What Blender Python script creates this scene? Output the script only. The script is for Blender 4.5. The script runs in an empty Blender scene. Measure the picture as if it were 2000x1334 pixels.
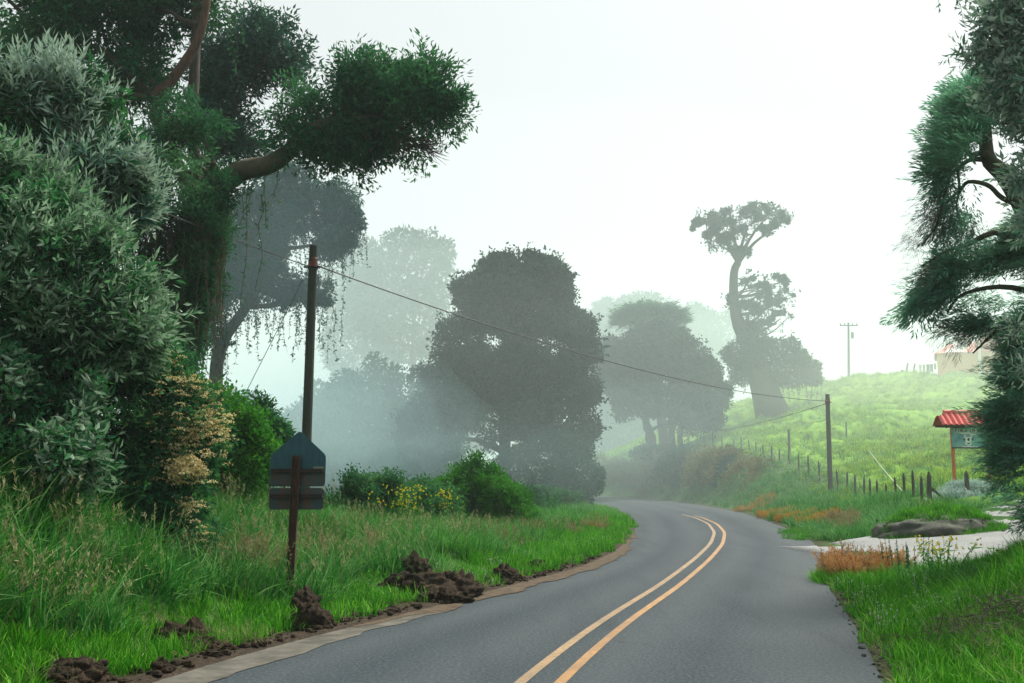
import bpy, math, random
import numpy as np
from mathutils import Vector

R = math.radians
S = bpy.context.scene
C = S.collection
rng = np.random.default_rng(11)
random.seed(11)

# ------------------------------------------------------------------ camera, sky, sun, exposure
CAM_H, PITCH, F = 1.65, math.atan(273 / 2000), 2000.0
cam_d = bpy.data.cameras.new('camera')
cam_d.lens, cam_d.sensor_width, cam_d.clip_end, cam_d.clip_start = 36, 36, 3000, 0.05
cam = bpy.data.objects.new('camera', cam_d)
C.objects.link(cam)
cam.location = (0, 0, CAM_H)
cam.rotation_euler = (R(90) + PITCH, 0, 0)
S.camera = cam

SUN_EL, SUN_AZ = R(56), R(42)            # azimuth measured from +Y (view direction) towards +X
world = bpy.data.worlds.new('World')
S.world = world
world.use_nodes = True
wt = world.node_tree
wt.nodes.clear()
w_out = wt.nodes.new('ShaderNodeOutputWorld')
w_bg = wt.nodes.new('ShaderNodeBackground')
w_sky = wt.nodes.new('ShaderNodeTexSky')
w_sky.sky_type = 'NISHITA'
w_sky.sun_disc = False
w_sky.sun_elevation, w_sky.sun_rotation = SUN_EL, SUN_AZ
w_sky.air_density, w_sky.dust_density, w_sky.ozone_density = 1.0, 4.0, 1.0
w_hsv = wt.nodes.new('ShaderNodeHueSaturation')      # an overcast deck: the blue of the clear sky mostly gone
w_hsv.inputs['Saturation'].default_value = 0.16
w_mix = wt.nodes.new('ShaderNodeMix')
w_mix.data_type = 'RGBA'
w_mix.inputs['Factor'].default_value = 0.55
w_mix.inputs['B'].default_value = (8.15, 8.95, 8.75, 1)   # even cloud layer (same units as the sky texture)
wt.links.new(w_sky.outputs['Color'], w_hsv.inputs['Color'])
wt.links.new(w_hsv.outputs['Color'], w_mix.inputs['A'])
wt.links.new(w_mix.outputs['Result'], w_bg.inputs['Color'])
w_bg.inputs['Strength'].default_value = 0.076
wt.links.new(w_bg.outputs['Background'], w_out.inputs['Surface'])

sun_d = bpy.data.lights.new('sun', 'SUN')
sun_d.energy, sun_d.angle, sun_d.color = 4.2, R(14), (1.0, 0.94, 0.82)
sun = bpy.data.objects.new('sun', sun_d)
C.objects.link(sun)
sdir = Vector((math.sin(SUN_AZ) * math.cos(SUN_EL), math.cos(SUN_AZ) * math.cos(SUN_EL), math.sin(SUN_EL)))
sun.rotation_euler = sdir.to_track_quat('Z', 'Y').to_euler()
sun.location = sdir * 60

vs = S.view_settings
vs.view_transform, vs.look, vs.exposure, vs.gamma, vs.use_curve_mapping = 'Standard', 'None', 0.72, 1.0, False
S.render.engine = 'CYCLES'
cy = S.cycles
cy.use_denoising = True
cy.denoiser = 'OPENIMAGEDENOISE'
cy.max_bounces, cy.diffuse_bounces, cy.glossy_bounces, cy.transmission_bounces, cy.volume_bounces = 6, 3, 2, 3, 1
cy.transparent_max_bounces = 8
cy.caustics_reflective = cy.caustics_refractive = False
cy.volume_step_rate = 4.0
cy.volume_max_steps = 128

HAZE_DENSITY = 0.0006

# ------------------------------------------------------------------ helpers
def ray(x, y):
    u, v = (x - 1000) / F, (667 - y) / F
    c, s = math.cos(PITCH), math.sin(PITCH)
    return np.array([u, c - v * s, s + v * c])

def at(x, y, Y):
    """the point at depth Y (metres north of the camera) in the direction (x, y)"""
    d = ray(x, y)
    return d * (Y / d[1]) + np.array([0, 0, CAM_H])

def pix(P):
    P = np.asarray(P, float) - np.array([0, 0, CAM_H])
    c, s = math.cos(PITCH), math.sin(PITCH)
    dep = P[:, 1] * c + P[:, 2] * s
    return 1000 + F * P[:, 0] / dep, 667 - F * (P[:, 2] * c - P[:, 1] * s) / dep

def ground_at(x, y, z=0.0):
    d = ray(x, y)
    return d * ((z - CAM_H) / d[2]) + np.array([0, 0, CAM_H])

def unit(v):
    return v / np.maximum(np.linalg.norm(v, axis=-1, keepdims=True), 1e-9)

def sstep(a, b, x):
    t = np.clip((x - a) / (b - a), 0, 1)
    return t * t * (3 - 2 * t)

def _hash(i, j, k):
    n = (i * 374761393 + j * 668265263 + k * 2147483647) & 0xFFFFFFFF
    n = ((n ^ (n >> 13)) * 1274126177) & 0xFFFFFFFF
    return ((n ^ (n >> 16)) & 0xFFFF) / 65535.0

def vnoise(P):
    P = np.asarray(P, float)
    i = np.floor(P).astype(np.int64)
    f = P - i
    f = f * f * (3 - 2 * f)
    out = 0
    for dx in (0, 1):
        for dy in (0, 1):
            for dz in (0, 1):
                w = (f[..., 0] if dx else 1 - f[..., 0]) * (f[..., 1] if dy else 1 - f[..., 1]) * (f[..., 2] if dz else 1 - f[..., 2])
                out = out + w * _hash(i[..., 0] + dx, i[..., 1] + dy, i[..., 2] + dz)
    return out * 2 - 1

def fbm(P, octaves=4):
    s, a = 0, 1.0
    P = np.asarray(P, float)
    for o in range(octaves):
        s = s + a * vnoise(P * 2 ** o + 17.3 * o)
        a *= 0.5
    return s

def xy0(x, y, f):
    x = np.asarray(x, float)
    return np.stack([x * f, np.asarray(y, float) * f, np.zeros_like(x)], -1)

class Geo:
    """collects triangles and quads and builds them as ONE mesh object"""
    def __init__(self):
        self.v, self.t, self.q, self.c, self.n = [], [], [], [], 0
        self.tm, self.qm = [], []
    def add(self, v, tris=None, quads=None, tint=0.5, mi=0):
        v = np.asarray(v, float).reshape(-1, 3)
        self.v.append(v)
        self.c.append(np.broadcast_to(np.asarray(tint, float), (len(v),)).copy())
        if tris is not None and len(tris):
            a = np.asarray(tris, np.int64).reshape(-1, 3) + self.n
            self.t.append(a); self.tm.append(np.full(len(a), mi))
        if quads is not None and len(quads):
            a = np.asarray(quads, np.int64).reshape(-1, 4) + self.n
            self.q.append(a); self.qm.append(np.full(len(a), mi))
        self.n += len(v)
        return self
    def mesh(self, name, mats, smooth=False):
        me = bpy.data.meshes.new(name)
        V = np.concatenate(self.v) if self.v else np.zeros((0, 3))
        T = np.concatenate(self.t) if self.t else np.zeros((0, 3), int)
        Q = np.concatenate(self.q) if self.q else np.zeros((0, 4), int)
        me.vertices.add(len(V))
        me.vertices.foreach_set('co', V.astype(np.float32).ravel())
        nl = T.size + Q.size
        me.loops.add(nl)
        me.loops.foreach_set('vertex_index', np.concatenate([T.ravel(), Q.ravel()]).astype(np.int32))
        me.polygons.add(len(T) + len(Q))
        st = np.concatenate([np.arange(len(T)) * 3, T.size + np.arange(len(Q)) * 4]).astype(np.int32)
        me.polygons.foreach_set('loop_start', st)
        mi = np.concatenate((self.tm or [np.zeros(0)]) + (self.qm or [np.zeros(0)])).astype(np.int32)
        me.polygons.foreach_set('material_index', mi)
        me.polygons.foreach_set('use_smooth', np.full(len(T) + len(Q), bool(smooth)))
        for m in (mats if isinstance(mats, (list, tuple)) else [mats]):
            me.materials.append(m)
        me.update(calc_edges=True)
        at_ = me.attributes.new('tint', 'FLOAT', 'POINT')
        at_.data.foreach_set('value', np.concatenate(self.c).astype(np.float32))
        return me
    def build(self, name, mats, parent=None, smooth=False, kind=None):
        o = bpy.data.objects.new(name, self.mesh(name, mats, smooth))
        C.objects.link(o)
        if parent is not None:
            o.parent = parent
            o.location = -Vector(parent.location) if parent.get('_abs') else (0, 0, 0)
        if kind:
            o['kind'] = kind
        return o

def tag(o, label=None, cat=None, group=None, kind=None):
    if label: o['label'] = label
    if cat: o['category'] = cat
    if group: o['group'] = group
    if kind: o['kind'] = kind
    return o

def thing(name, label, cat, loc, group=None):
    """an Empty at the base of a thing; its parts are built in world coordinates and then parented"""
    e = bpy.data.objects.new(name, None)
    e.empty_display_size = 0.3
    e.location = tuple(float(a) for a in loc)
    C.objects.link(e)
    e['_abs'] = 1
    return tag(e, label, cat, group)

def tube(g, pts, radii, sides=7, tint=0.5, mi=0, cap=True):
    pts = np.asarray(pts, float)
    n = len(pts)
    radii = np.broadcast_to(np.asarray(radii, float), (n,))
    tan = unit(np.gradient(pts, axis=0))
    ref = np.array([0.0, 0.0, 1.0]) if abs(tan[0, 2]) < 0.9 else np.array([1.0, 0.0, 0.0])
    a = unit(np.cross(tan, ref) + 1e-6)
    b = np.cross(tan, a)
    th = np.arange(sides) * 2 * math.pi / sides
    ring = pts[:, None, :] + radii[:, None, None] * (np.cos(th)[None, :, None] * a[:, None, :] + np.sin(th)[None, :, None] * b[:, None, :])
    i = np.arange(n - 1)[:, None] * sides
    j = np.arange(sides)[None, :]
    jn = (j + 1) % sides
    q = np.stack([i + j, i + jn, i + sides + jn, i + sides + j], -1).reshape(-1, 4)
    v = ring.reshape(-1, 3)
    tris = []
    if cap:
        v = np.concatenate([v, pts[:1], pts[-1:]])
        k0, k1 = n * sides, n * sides + 1
        for s in range(sides):
            s2 = (s + 1) % sides
            tris.append((k0, s2, s))
            tris.append((k1, (n - 1) * sides + s, (n - 1) * sides + s2))
    g.add(v, tris or None, q, tint, mi)

def spline(pts, n):
    """Catmull-Rom through the points"""
    p = np.asarray(pts, float)
    p = np.concatenate([[2 * p[0] - p[1]], p, [2 * p[-1] - p[-2]]])
    out = []
    t = np.linspace(0, len(p) - 3 - 1e-6, n)
    for u in t:
        k = int(u); f = u - k
        a, b, c, d = p[k], p[k + 1], p[k + 2], p[k + 3]
        out.append(0.5 * (2 * b + (c - a) * f + (2 * a - 5 * b + 4 * c - d) * f * f + (3 * b - a - 3 * c + d) * f ** 3))
    return np.array(out)

def box(g, lo, hi, rot=0.0, pivot=None, tint=0.5, mi=0):
    lo, hi = np.asarray(lo, float), np.asarray(hi, float)
    v = np.array([[(hi if i else lo)[0], (hi if j else lo)[1], (hi if k else lo)[2]] for i in (0, 1) for j in (0, 1) for k in (0, 1)])
    if rot:
        p = (lo + hi) / 2 if pivot is None else np.asarray(pivot, float)
        c, s = math.cos(rot), math.sin(rot)
        d = v - p
        v = p + np.stack([d[:, 0] * c - d[:, 1] * s, d[:, 0] * s + d[:, 1] * c, d[:, 2]], -1)
    q = [(0, 1, 3, 2), (4, 6, 7, 5), (0, 4, 5, 1), (2, 3, 7, 6), (0, 2, 6, 4), (1, 5, 7, 3)]
    g.add(v, None, q, tint, mi)

def prism(g, poly, y0, y1, tf=lambda p: p, tint=0.5, mi=0):
    """outline in (x, z), extruded along y from y0 to y1"""
    n = len(poly)
    a = np.array([(x, y0, z) for x, z in poly]); b = np.array([(x, y1, z) for x, z in poly])
    c0 = a.mean(0); c1 = b.mean(0)
    v = tf(np.concatenate([a, b, [c0], [c1]]))
    tris, quads = [], []
    for i in range(n):
        k = (i + 1) % n
        tris += [(2 * n, i, k), (2 * n + 1, n + k, n + i)]
        quads.append((i, n + i, n + k, k))
    g.add(v, tris, quads, tint, mi)

def rounded(poly, r, n=3):
    out = []
    m = len(poly)
    for i in range(m):
        p0, p, p1 = (np.array(poly[(i + k) % m], float) for k in (-1, 0, 1))
        a, b = unit(p0 - p), unit(p1 - p)
        rr = min(r, np.linalg.norm(p0 - p) / 2.2, np.linalg.norm(p1 - p) / 2.2)
        for t in np.linspace(0, 1, n + 1):
            out.append(tuple(p + a * rr * (1 - t) ** 2 + b * rr * t ** 2))
    return out

# ---- leaves ------------------------------------------------------
def leaves(g, P, A, N, L, W, tint, fold=0.18, mid=0.45, droop=0.0, mi=0):
    """one folded lozenge (two triangles) per leaf: base P, axis A, normal N"""
    A, N = unit(np.asarray(A, float)), np.asarray(N, float)
    P = np.broadcast_to(np.asarray(P, float), A.shape)
    n = len(P)
    if n == 0: return
    B = unit(np.cross(A, N))
    N = np.cross(B, A)
    L = np.broadcast_to(np.asarray(L, float), (n,))[:, None]
    W = np.broadcast_to(np.asarray(W, float), (n,))[:, None]
    m = P + A * L * mid + N * W * fold
    tip = P + A * L
    tip[:, 2] -= (droop * L)[:, 0]
    v = np.stack([P, m + B * W / 2, tip, m - B * W / 2], 1).reshape(-1, 3)
    k = np.arange(n)[:, None] * 4
    tris = np.concatenate([k + np.array([[0, 1, 2]]), k + np.array([[0, 2, 3]])])
    g.add(v, tris, None, np.repeat(np.broadcast_to(np.asarray(tint, float), (n,)), 4), mi)

def rand_dirs(n):
    return unit(rng.normal(size=(n, 3)))

def frames(D, up=(0, 0, 1), roll=None):
    """local x = D, local z near up (turned by roll)"""
    D = unit(np.asarray(D, float))
    up = np.broadcast_to(np.asarray(up, float), D.shape)
    y = np.cross(up, D)
    bad = np.linalg.norm(y, axis=1) < 1e-3
    y[bad] = np.array([1.0, 0, 0])
    y = unit(y)
    z = np.cross(D, y)
    if roll is not None:
        c, s = np.cos(roll)[:, None], np.sin(roll)[:, None]
        y, z = y * c + z * s, z * c - y * s
    return np.stack([D, y, z], 2)      # columns

def sprays(g, proto, P, D, scale, tint, tvar=0.12, up=(0, 0, 1), roll=None, mi=0):
    """copies of a sprig (p, a, n, l, w) grown at P along D, all baked into g"""
    p, a, nn, l, w = proto[:5]
    M = frames(D, up, roll)
    s = np.broadcast_to(np.asarray(scale, float), (len(P),))
    PP = (np.einsum('nij,mj->nmi', M, p) * s[:, None, None] + np.asarray(P)[:, None, :]).reshape(-1, 3)
    AA = np.einsum('nij,mj->nmi', M, a).reshape(-1, 3)
    NN = np.einsum('nij,mj->nmi', M, nn).reshape(-1, 3)
    LL = (s[:, None] * l[None, :]).ravel()
    WW = (s[:, None] * w[None, :]).ravel()
    tt = np.repeat(np.broadcast_to(np.asarray(tint, float), (len(P),)), len(p)) + rng.normal(size=len(PP)) * tvar
    if len(proto) > 5: tt = tt + np.tile(proto[5], len(P))
    leaves(g, PP, AA, NN, LL, WW, np.clip(tt, 0, 1), mi=mi)

def spiral_sprig(n=16, length=0.45, ll=0.13, lw=0.032, tilt=55, drop=0.0):
    """lance leaves spiralling up a stem, upright at the tip"""
    i = np.arange(n) / (n - 1)
    ang = i * n * 2.4 + rng.normal(size=n) * 0.3
    th = np.radians(tilt + 25 - 62 * i + rng.normal(size=n) * 8)
    a = np.stack([np.cos(th), np.sin(th) * np.cos(ang), np.sin(th) * np.sin(ang)], -1)
    nn = np.stack([np.sin(th), -np.cos(th) * np.cos(ang), -np.cos(th) * np.sin(ang)], -1)
    p = np.zeros((n, 3)); p[:, 0] = i * length
    sz = (0.75 + 0.5 * rng.random(n)) * (1.1 - 0.45 * i)
    return p, a, nn, ll * sz, lw * sz, (i - 0.45) * 0.5        # tips tinted paler: silvery young leaves, plus highlights painted on the tips

def twig_sprig(n=14, length=0.5, ll=0.09, lw=0.045, spread=0.9):
    """a branching leafy twig with broad leaves at odd angles"""
    i = rng.random(n) ** 0.7
    side = rng.normal(size=(n, 2)) * 0.16 * length * (0.3 + i[:, None])
    p = np.stack([i * length, side[:, 0], side[:, 1]], -1)
    a = unit(np.stack([0.7 + 0 * i, rng.normal(size=n) * spread, rng.normal(size=n) * spread], -1))
    nn = rand_dirs(n)
    sz = 0.7 + 0.6 * rng.random(n)
    return p, a, nn, ll * sz, lw * sz

def fan_sprig(n=30, length=0.6, ll=0.12, lw=0.022):
    """flat feathery conifer spray"""
    i = np.linspace(0.05, 1, n)
    s = np.where(np.arange(n) % 2 == 0, 1.0, -1.0)
    k = rng.random(n)
    reach = 0.33 * length * np.sin(np.clip(i * 0.9 + 0.1, 0, 1) * math.pi) ** 0.7
    p = np.stack([i * length * 0.85, s * k * reach, (rng.random(n) - 0.6) * 0.07 * length - 0.05 * length * i ** 2], -1)
    th = np.radians(50 - 38 * i + rng.normal(size=n) * 9)
    a = unit(np.stack([np.cos(th), s * np.sin(th), rng.normal(size=n) * 0.16], -1))
    nn = unit(np.stack([rng.normal(size=n) * 0.25, rng.normal(size=n) * 0.25, np.ones(n)], -1))
    sz = 0.7 + 0.6 * rng.random(n)
    return p, a, nn, ll * sz, lw * sz

# ---- lumps: the masses a crown or a bush is made of ---------------
def lump(x, y, Y, rx, rz=None, ry=None):
    """centre at depth Y; radii given in 1/2000ths of the depth (about one photo pixel)"""
    k = Y / F
    rz = rx if rz is None else rz
    ry = (rx + rz) / 2 if ry is None else ry
    return np.concatenate([at(x, y, Y), [rx * k, ry * k, rz * k]])

def sublumps(L, k, lo=0.22, hi=0.42, keep=True, zmin=-0.5):
    out = [np.asarray(l) for l in L] if keep else []
    for l in L:
        n = 0
        while n < k:
            d = rand_dirs(1)[0]
            if d[2] < zmin: continue
            f = lo + (hi - lo) * random.random()
            r = l[3:] * f * (0.8 + 0.4 * rng.random(3))
            out.append(np.concatenate([l[:3] + d * l[3:] * (1.03 - 0.22 * random.random()), r]))
            n += 1
    return out

def lump_points(L, n, shell=0.35, inside=0.72, zlo=-9, carve=None):
    """points scattered through the outer shell of the union of the lumps, with outward normals"""
    L = np.array(L)
    w = (L[:, 3] * L[:, 4] * L[:, 5]) ** (2 / 3)
    w /= w.sum()
    PP, NN, KK = [], [], []
    got = 0
    for _ in range(12):
        m = int((n - got) * 1.8) + 50
        idx = rng.choice(len(L), m, p=w)
        d = rand_dirs(m)
        r = 1 - np.abs(rng.normal(size=m)) * shell * 0.6
        r = np.clip(r, 0.05, 1.04)
        P = L[idx, :3] + d * L[idx, 3:] * r[:, None]
        ok = d[:, 2] > zlo
        for j in range(len(L)):
            e = ((P - L[j, :3]) / L[j, 3:])
            ok &= ~(((e * e).sum(1) < inside ** 2) & (idx != j))
        if carve: ok &= vnoise(P * carve[0] + 31.7) > carve[1]      # gaps between the boughs
        N = unit(d / L[idx, 3:])
        PP.append(P[ok]); NN.append(N[ok]); KK.append(idx[ok])
        got += ok.sum()
        if got >= n: break
    P, N, K = np.concatenate(PP)[:n], np.concatenate(NN)[:n], np.concatenate(KK)[:n]
    return P, N, K

def lump_tints(L, K, spread=0.28, base=0.5):
    t = base + (rng.random(len(L)) - 0.5) * 2 * spread
    return t[K]

# ------------------------------------------------------------------ materials
def new_mat(name):
    m = bpy.data.materials.new(name)
    m.use_nodes = True
    nt = m.node_tree
    b = nt.nodes['Principled BSDF']
    return m, nt, b

def ramp(nt, stops, src):
    r = nt.nodes.new('ShaderNodeValToRGB')
    e = r.color_ramp.elements
    while len(e) < len(stops): e.new(0.5)
    for k, (p, c) in enumerate(stops):
        e[k].position = p; e[k].color = (*c, 1)
    nt.links.new(src, r.inputs['Fac'])
    return r.outputs['Color']

def tex_noise(nt, scale, detail=4, rough=0.6, coord='Object', vec=None):
    n = nt.nodes.new('ShaderNodeTexNoise')
    n.inputs['Scale'].default_value, n.inputs['Detail'].default_value, n.inputs['Roughness'].default_value = scale, detail, rough
    if vec is None:
        tc = nt.nodes.new('ShaderNodeTexCoord')
        vec = tc.outputs[coord]
    nt.links.new(vec, n.inputs['Vector'])
    return n.outputs['Fac']

def mixc(nt, fac, a, b):
    m = nt.nodes.new('ShaderNodeMix')
    m.data_type = 'RGBA'
    for sock, v in (('Factor', fac), ('A', a), ('B', b)):
        if isinstance(v, (int, float)): m.inputs[sock].default_value = v
        elif isinstance(v, tuple): m.inputs[sock].default_value = (*v, 1)
        else: nt.links.new(v, m.inputs[sock])
    return m.outputs['Result']

def attr(nt, name):
    a = nt.nodes.new('ShaderNodeAttribute')
    a.attribute_name = name
    return a.outputs['Fac']

def bump(nt, b, h, strength=0.5, dist=0.02):
    bn = nt.nodes.new('ShaderNodeBump')
    bn.inputs['Strength'].default_value, bn.inputs['Distance'].default_value = strength, dist
    nt.links.new(h, bn.inputs['Height'])
    nt.links.new(bn.outputs['Normal'], b.inputs['Normal'])

def leaf_mat(name, cols, rough=0.5, trans=0.3, under=None, spec=0.06, inst=False):
    """cols: dark, middle, pale leaf colour, picked per leaf; under: colour of the leaf's underside"""
    m, nt, b = new_mat(name)
    n = len(cols)
    src = attr(nt, 'tint')
    if inst:
        oi = nt.nodes.new('ShaderNodeObjectInfo')
        ad = nt.nodes.new('ShaderNodeMath'); ad.operation = 'MULTIPLY_ADD'
        nt.links.new(oi.outputs['Random'], ad.inputs[0])
        ad.inputs[1].default_value = 0.5
        nt.links.new(src, ad.inputs[2])
        sb = nt.nodes.new('ShaderNodeMath'); sb.operation = 'SUBTRACT'
        nt.links.new(ad.outputs[0], sb.inputs[0]); sb.inputs[1].default_value = 0.25
        src = sb.outputs[0]
    col = ramp(nt, [(i / (n - 1), c) for i, c in enumerate(cols)], src)
    if under:
        ge = nt.nodes.new('ShaderNodeNewGeometry')
        col = mixc(nt, ge.outputs['Backfacing'], col, under)
    nt.links.new(col, b.inputs['Base Color'])
    b.inputs['Roughness'].default_value = rough
    b.inputs['Specular IOR Level'].default_value = spec
    if trans > 0:
        tr = nt.nodes.new('ShaderNodeBsdfTranslucent')
        nt.links.new(mixc(nt, 0.3, col, (0.05, 0.22, 0.02)), tr.inputs['Color'])
        mx = nt.nodes.new('ShaderNodeMixShader')
        mx.inputs[0].default_value = trans
        nt.links.new(b.outputs[0], mx.inputs[1]); nt.links.new(tr.outputs[0], mx.inputs[2])
        nt.links.new(mx.outputs[0], nt.nodes['Material Output'].inputs['Surface'])
    return m

def plain_mat(name, col, rough=0.7, col2=None, scale=6, bmp=0, metal=0, spec=0.4, stretch=None):
    m, nt, b = new_mat(name)
    vec = None
    if stretch:
        tc = nt.nodes.new('ShaderNodeTexCoord'); mp = nt.nodes.new('ShaderNodeMapping')
        mp.inputs['Scale'].default_value = stretch
        nt.links.new(tc.outputs['Object'], mp.inputs['Vector']); vec = mp.outputs['Vector']
    if col2:
        f = tex_noise(nt, scale, 6, 0.65, vec=vec)
        nt.links.new(ramp(nt, [(0.3, col), (0.7, col2)], f), b.inputs['Base Color'])
        if bmp: bump(nt, b, f, bmp, 0.03)
    else:
        b.inputs['Base Color'].default_value = (*col, 1)
    b.inputs['Roughness'].default_value = rough
    b.inputs['Metallic'].default_value = metal
    b.inputs['Specular IOR Level'].default_value = spec
    return m

M = {}
M['bark'] = plain_mat('bark', (0.028, 0.022, 0.016), 0.9, (0.085, 0.07, 0.055), 5, 0.8, stretch=(3, 3, 0.6))
M['red_bark'] = plain_mat('red_bark', (0.04, 0.022, 0.016), 0.9, (0.12, 0.065, 0.045), 4, 0.8, stretch=(3, 3, 0.6))
M['moss_bark'] = plain_mat('moss_bark', (0.03, 0.04, 0.018), 0.95, (0.09, 0.075, 0.05), 4, 0.8)
M['vine'] = plain_mat('vine', (0.03, 0.022, 0.014), 0.9, (0.08, 0.055, 0.03), 3)
M['silver'] = leaf_mat('silver_leaf', [(0.012, 0.06, 0.048), (0.085, 0.19, 0.155), (0.5, 0.62, 0.55)], 0.7, 0.36, under=(0.3, 0.37, 0.32))
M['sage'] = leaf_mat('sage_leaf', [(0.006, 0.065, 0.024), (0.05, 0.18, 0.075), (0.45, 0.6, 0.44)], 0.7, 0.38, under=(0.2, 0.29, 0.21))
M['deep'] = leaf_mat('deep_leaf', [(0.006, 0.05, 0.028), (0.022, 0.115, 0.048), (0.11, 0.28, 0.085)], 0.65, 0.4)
M['dark_tree'] = leaf_mat('dark_tree_leaf', [(0.007, 0.046, 0.032), (0.022, 0.105, 0.058), (0.085, 0.22, 0.09)], 0.6, 0.42)
M['blue_tree'] = leaf_mat('blue_tree_leaf', [(0.008, 0.04, 0.042), (0.02, 0.075, 0.07), (0.05, 0.13, 0.11)], 0.5, 0.22)
M['bright'] = leaf_mat('bright_leaf', [(0.01, 0.09, 0.008), (0.045, 0.22, 0.016), (0.19, 0.42, 0.045)], 0.6, 0.38)
M['brown_tree'] = leaf_mat('brown_tree_leaf', [(0.004, 0.016, 0.019), (0.012, 0.031, 0.035), (0.05, 0.068, 0.062)], 0.6, 0.18)
M['cypress'] = leaf_mat('cypress_leaf', [(0.04, 0.15, 0.12), (0.12, 0.31, 0.22), (0.26, 0.47, 0.32)], 0.6, 0.42)
M['far_tree'] = leaf_mat('far_tree_leaf', [(0.009, 0.033, 0.03), (0.022, 0.06, 0.05), (0.045, 0.095, 0.075)], 0.6, 0.2)
M['hedge_dry'] = leaf_mat('dry_hedge_leaf', [(0.08, 0.07, 0.03), (0.19, 0.155, 0.075), (0.32, 0.26, 0.15)], 0.7, 0.25)
M['grass'] = leaf_mat('grass_blade', [(0.008, 0.085, 0.002), (0.034, 0.225, 0.005), (0.17, 0.45, 0.03)], 0.5, 0.38, inst=True)
M['grass_dark'] = leaf_mat('tall_grass_blade', [(0.005, 0.065, 0.01), (0.018, 0.165, 0.022), (0.2, 0.4, 0.13)], 0.5, 0.35, inst=True)
M['pasture_grass'] = leaf_mat('pasture_blade', [(0.05, 0.17, 0.008), (0.19, 0.36, 0.015), (0.46, 0.56, 0.05)], 0.6, 0.4, inst=True)
M['straw'] = leaf_mat('straw_blade', [(0.13, 0.13, 0.055), (0.29, 0.27, 0.13), (0.46, 0.43, 0.26)], 0.7, 0.3, inst=True)
M['pinkish'] = leaf_mat('seed_head', [(0.14, 0.1, 0.05), (0.3, 0.19, 0.12), (0.46, 0.34, 0.24)], 0.7, 0.3, inst=True)
M['orange_strip'] = leaf_mat('orange_strip_blade', [(0.22, 0.12, 0.03), (0.5, 0.24, 0.05), (0.62, 0.36, 0.1)], 0.7, 0.3, inst=True)
M['orange_grass'] = leaf_mat('orange_grass_blade', [(0.26, 0.09, 0.035), (0.52, 0.22, 0.08), (0.66, 0.4, 0.22)], 0.7, 0.3, inst=True)
M['net'] = leaf_mat('grey_cushion_leaf', [(0.2, 0.3, 0.28), (0.38, 0.5, 0.46), (0.6, 0.7, 0.64)], 0.7, 0.15)
M['cream_flower'] = leaf_mat('cream_flower', [(0.5, 0.34, 0.11), (0.74, 0.6, 0.3), (0.84, 0.79, 0.58)], 0.7, 0.25)
M['yellow_flower'] = leaf_mat('yellow_flower', [(0.5, 0.4, 0.01), (0.66, 0.58, 0.02), (0.75, 0.7, 0.08)], 0.6, 0.3)
M['white_flower'] = leaf_mat('white_flower', [(0.4, 0.42, 0.36), (0.55, 0.56, 0.5), (0.7, 0.7, 0.66)], 0.6, 0.25)
M['yellow_leaf'] = leaf_mat('yellowing_leaf', [(0.3, 0.2, 0.01), (0.5, 0.36, 0.02), (0.58, 0.25, 0.03)], 0.5, 0.35)
M['rust'] = plain_mat('rusty_steel', (0.022, 0.012, 0.009), 0.8, (0.085, 0.035, 0.02), 9, 0.3, stretch=(4, 4, 0.8))
M['dark_rust'] = plain_mat('dark_rusty_steel', (0.012, 0.009, 0.009), 0.8, (0.04, 0.022, 0.016), 9, 0.3)
M['wood_pole'] = plain_mat('pole_wood', (0.02, 0.028, 0.022), 0.85, (0.055, 0.062, 0.05), 7, 0.5, stretch=(6, 6, 0.4))
M['grey_wood'] = plain_mat('grey_wood', (0.04, 0.04, 0.036), 0.9, (0.12, 0.115, 0.1), 8, 0.5, stretch=(6, 6, 0.5))
M['concrete_pole'] = plain_mat('grey_pole', (0.06, 0.058, 0.052), 0.85, (0.12, 0.112, 0.1), 6, 0.3, stretch=(3, 3, 0.5))
M['red_paint'] = plain_mat('red_paint', (0.12, 0.022, 0.022), 0.6, (0.2, 0.05, 0.04), 12)
M['dark_metal'] = plain_mat('dark_metal', (0.02, 0.022, 0.022), 0.5, metal=0.6)
M['wire'] = plain_mat('wire', (0.025, 0.03, 0.03), 0.5)
M['pale_wire'] = plain_mat('pale_wire', (0.4, 0.46, 0.36), 0.5)
M['orange_paint'] = plain_mat('orange_paint', (0.5, 0.13, 0.05), 0.6, (0.6, 0.2, 0.09), 10)
M['tile'] = plain_mat('red_roof_tile', (0.58, 0.09, 0.085), 0.6, (0.7, 0.17, 0.16), 14, spec=0.3)
M['cream_wall'] = plain_mat('ochre_wall', (0.78, 0.36, 0.12), 0.9, (0.82, 0.42, 0.16), 2)
M['house_roof'] = plain_mat('faded_red_roof', (0.6, 0.16, 0.13), 0.7, (0.66, 0.24, 0.2), 2)
M['white_paint'] = plain_mat('white_paint', (0.75, 0.75, 0.72), 0.7)
M['grey_tank'] = plain_mat('grey_plastic', (0.16, 0.17, 0.17), 0.6)
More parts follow.
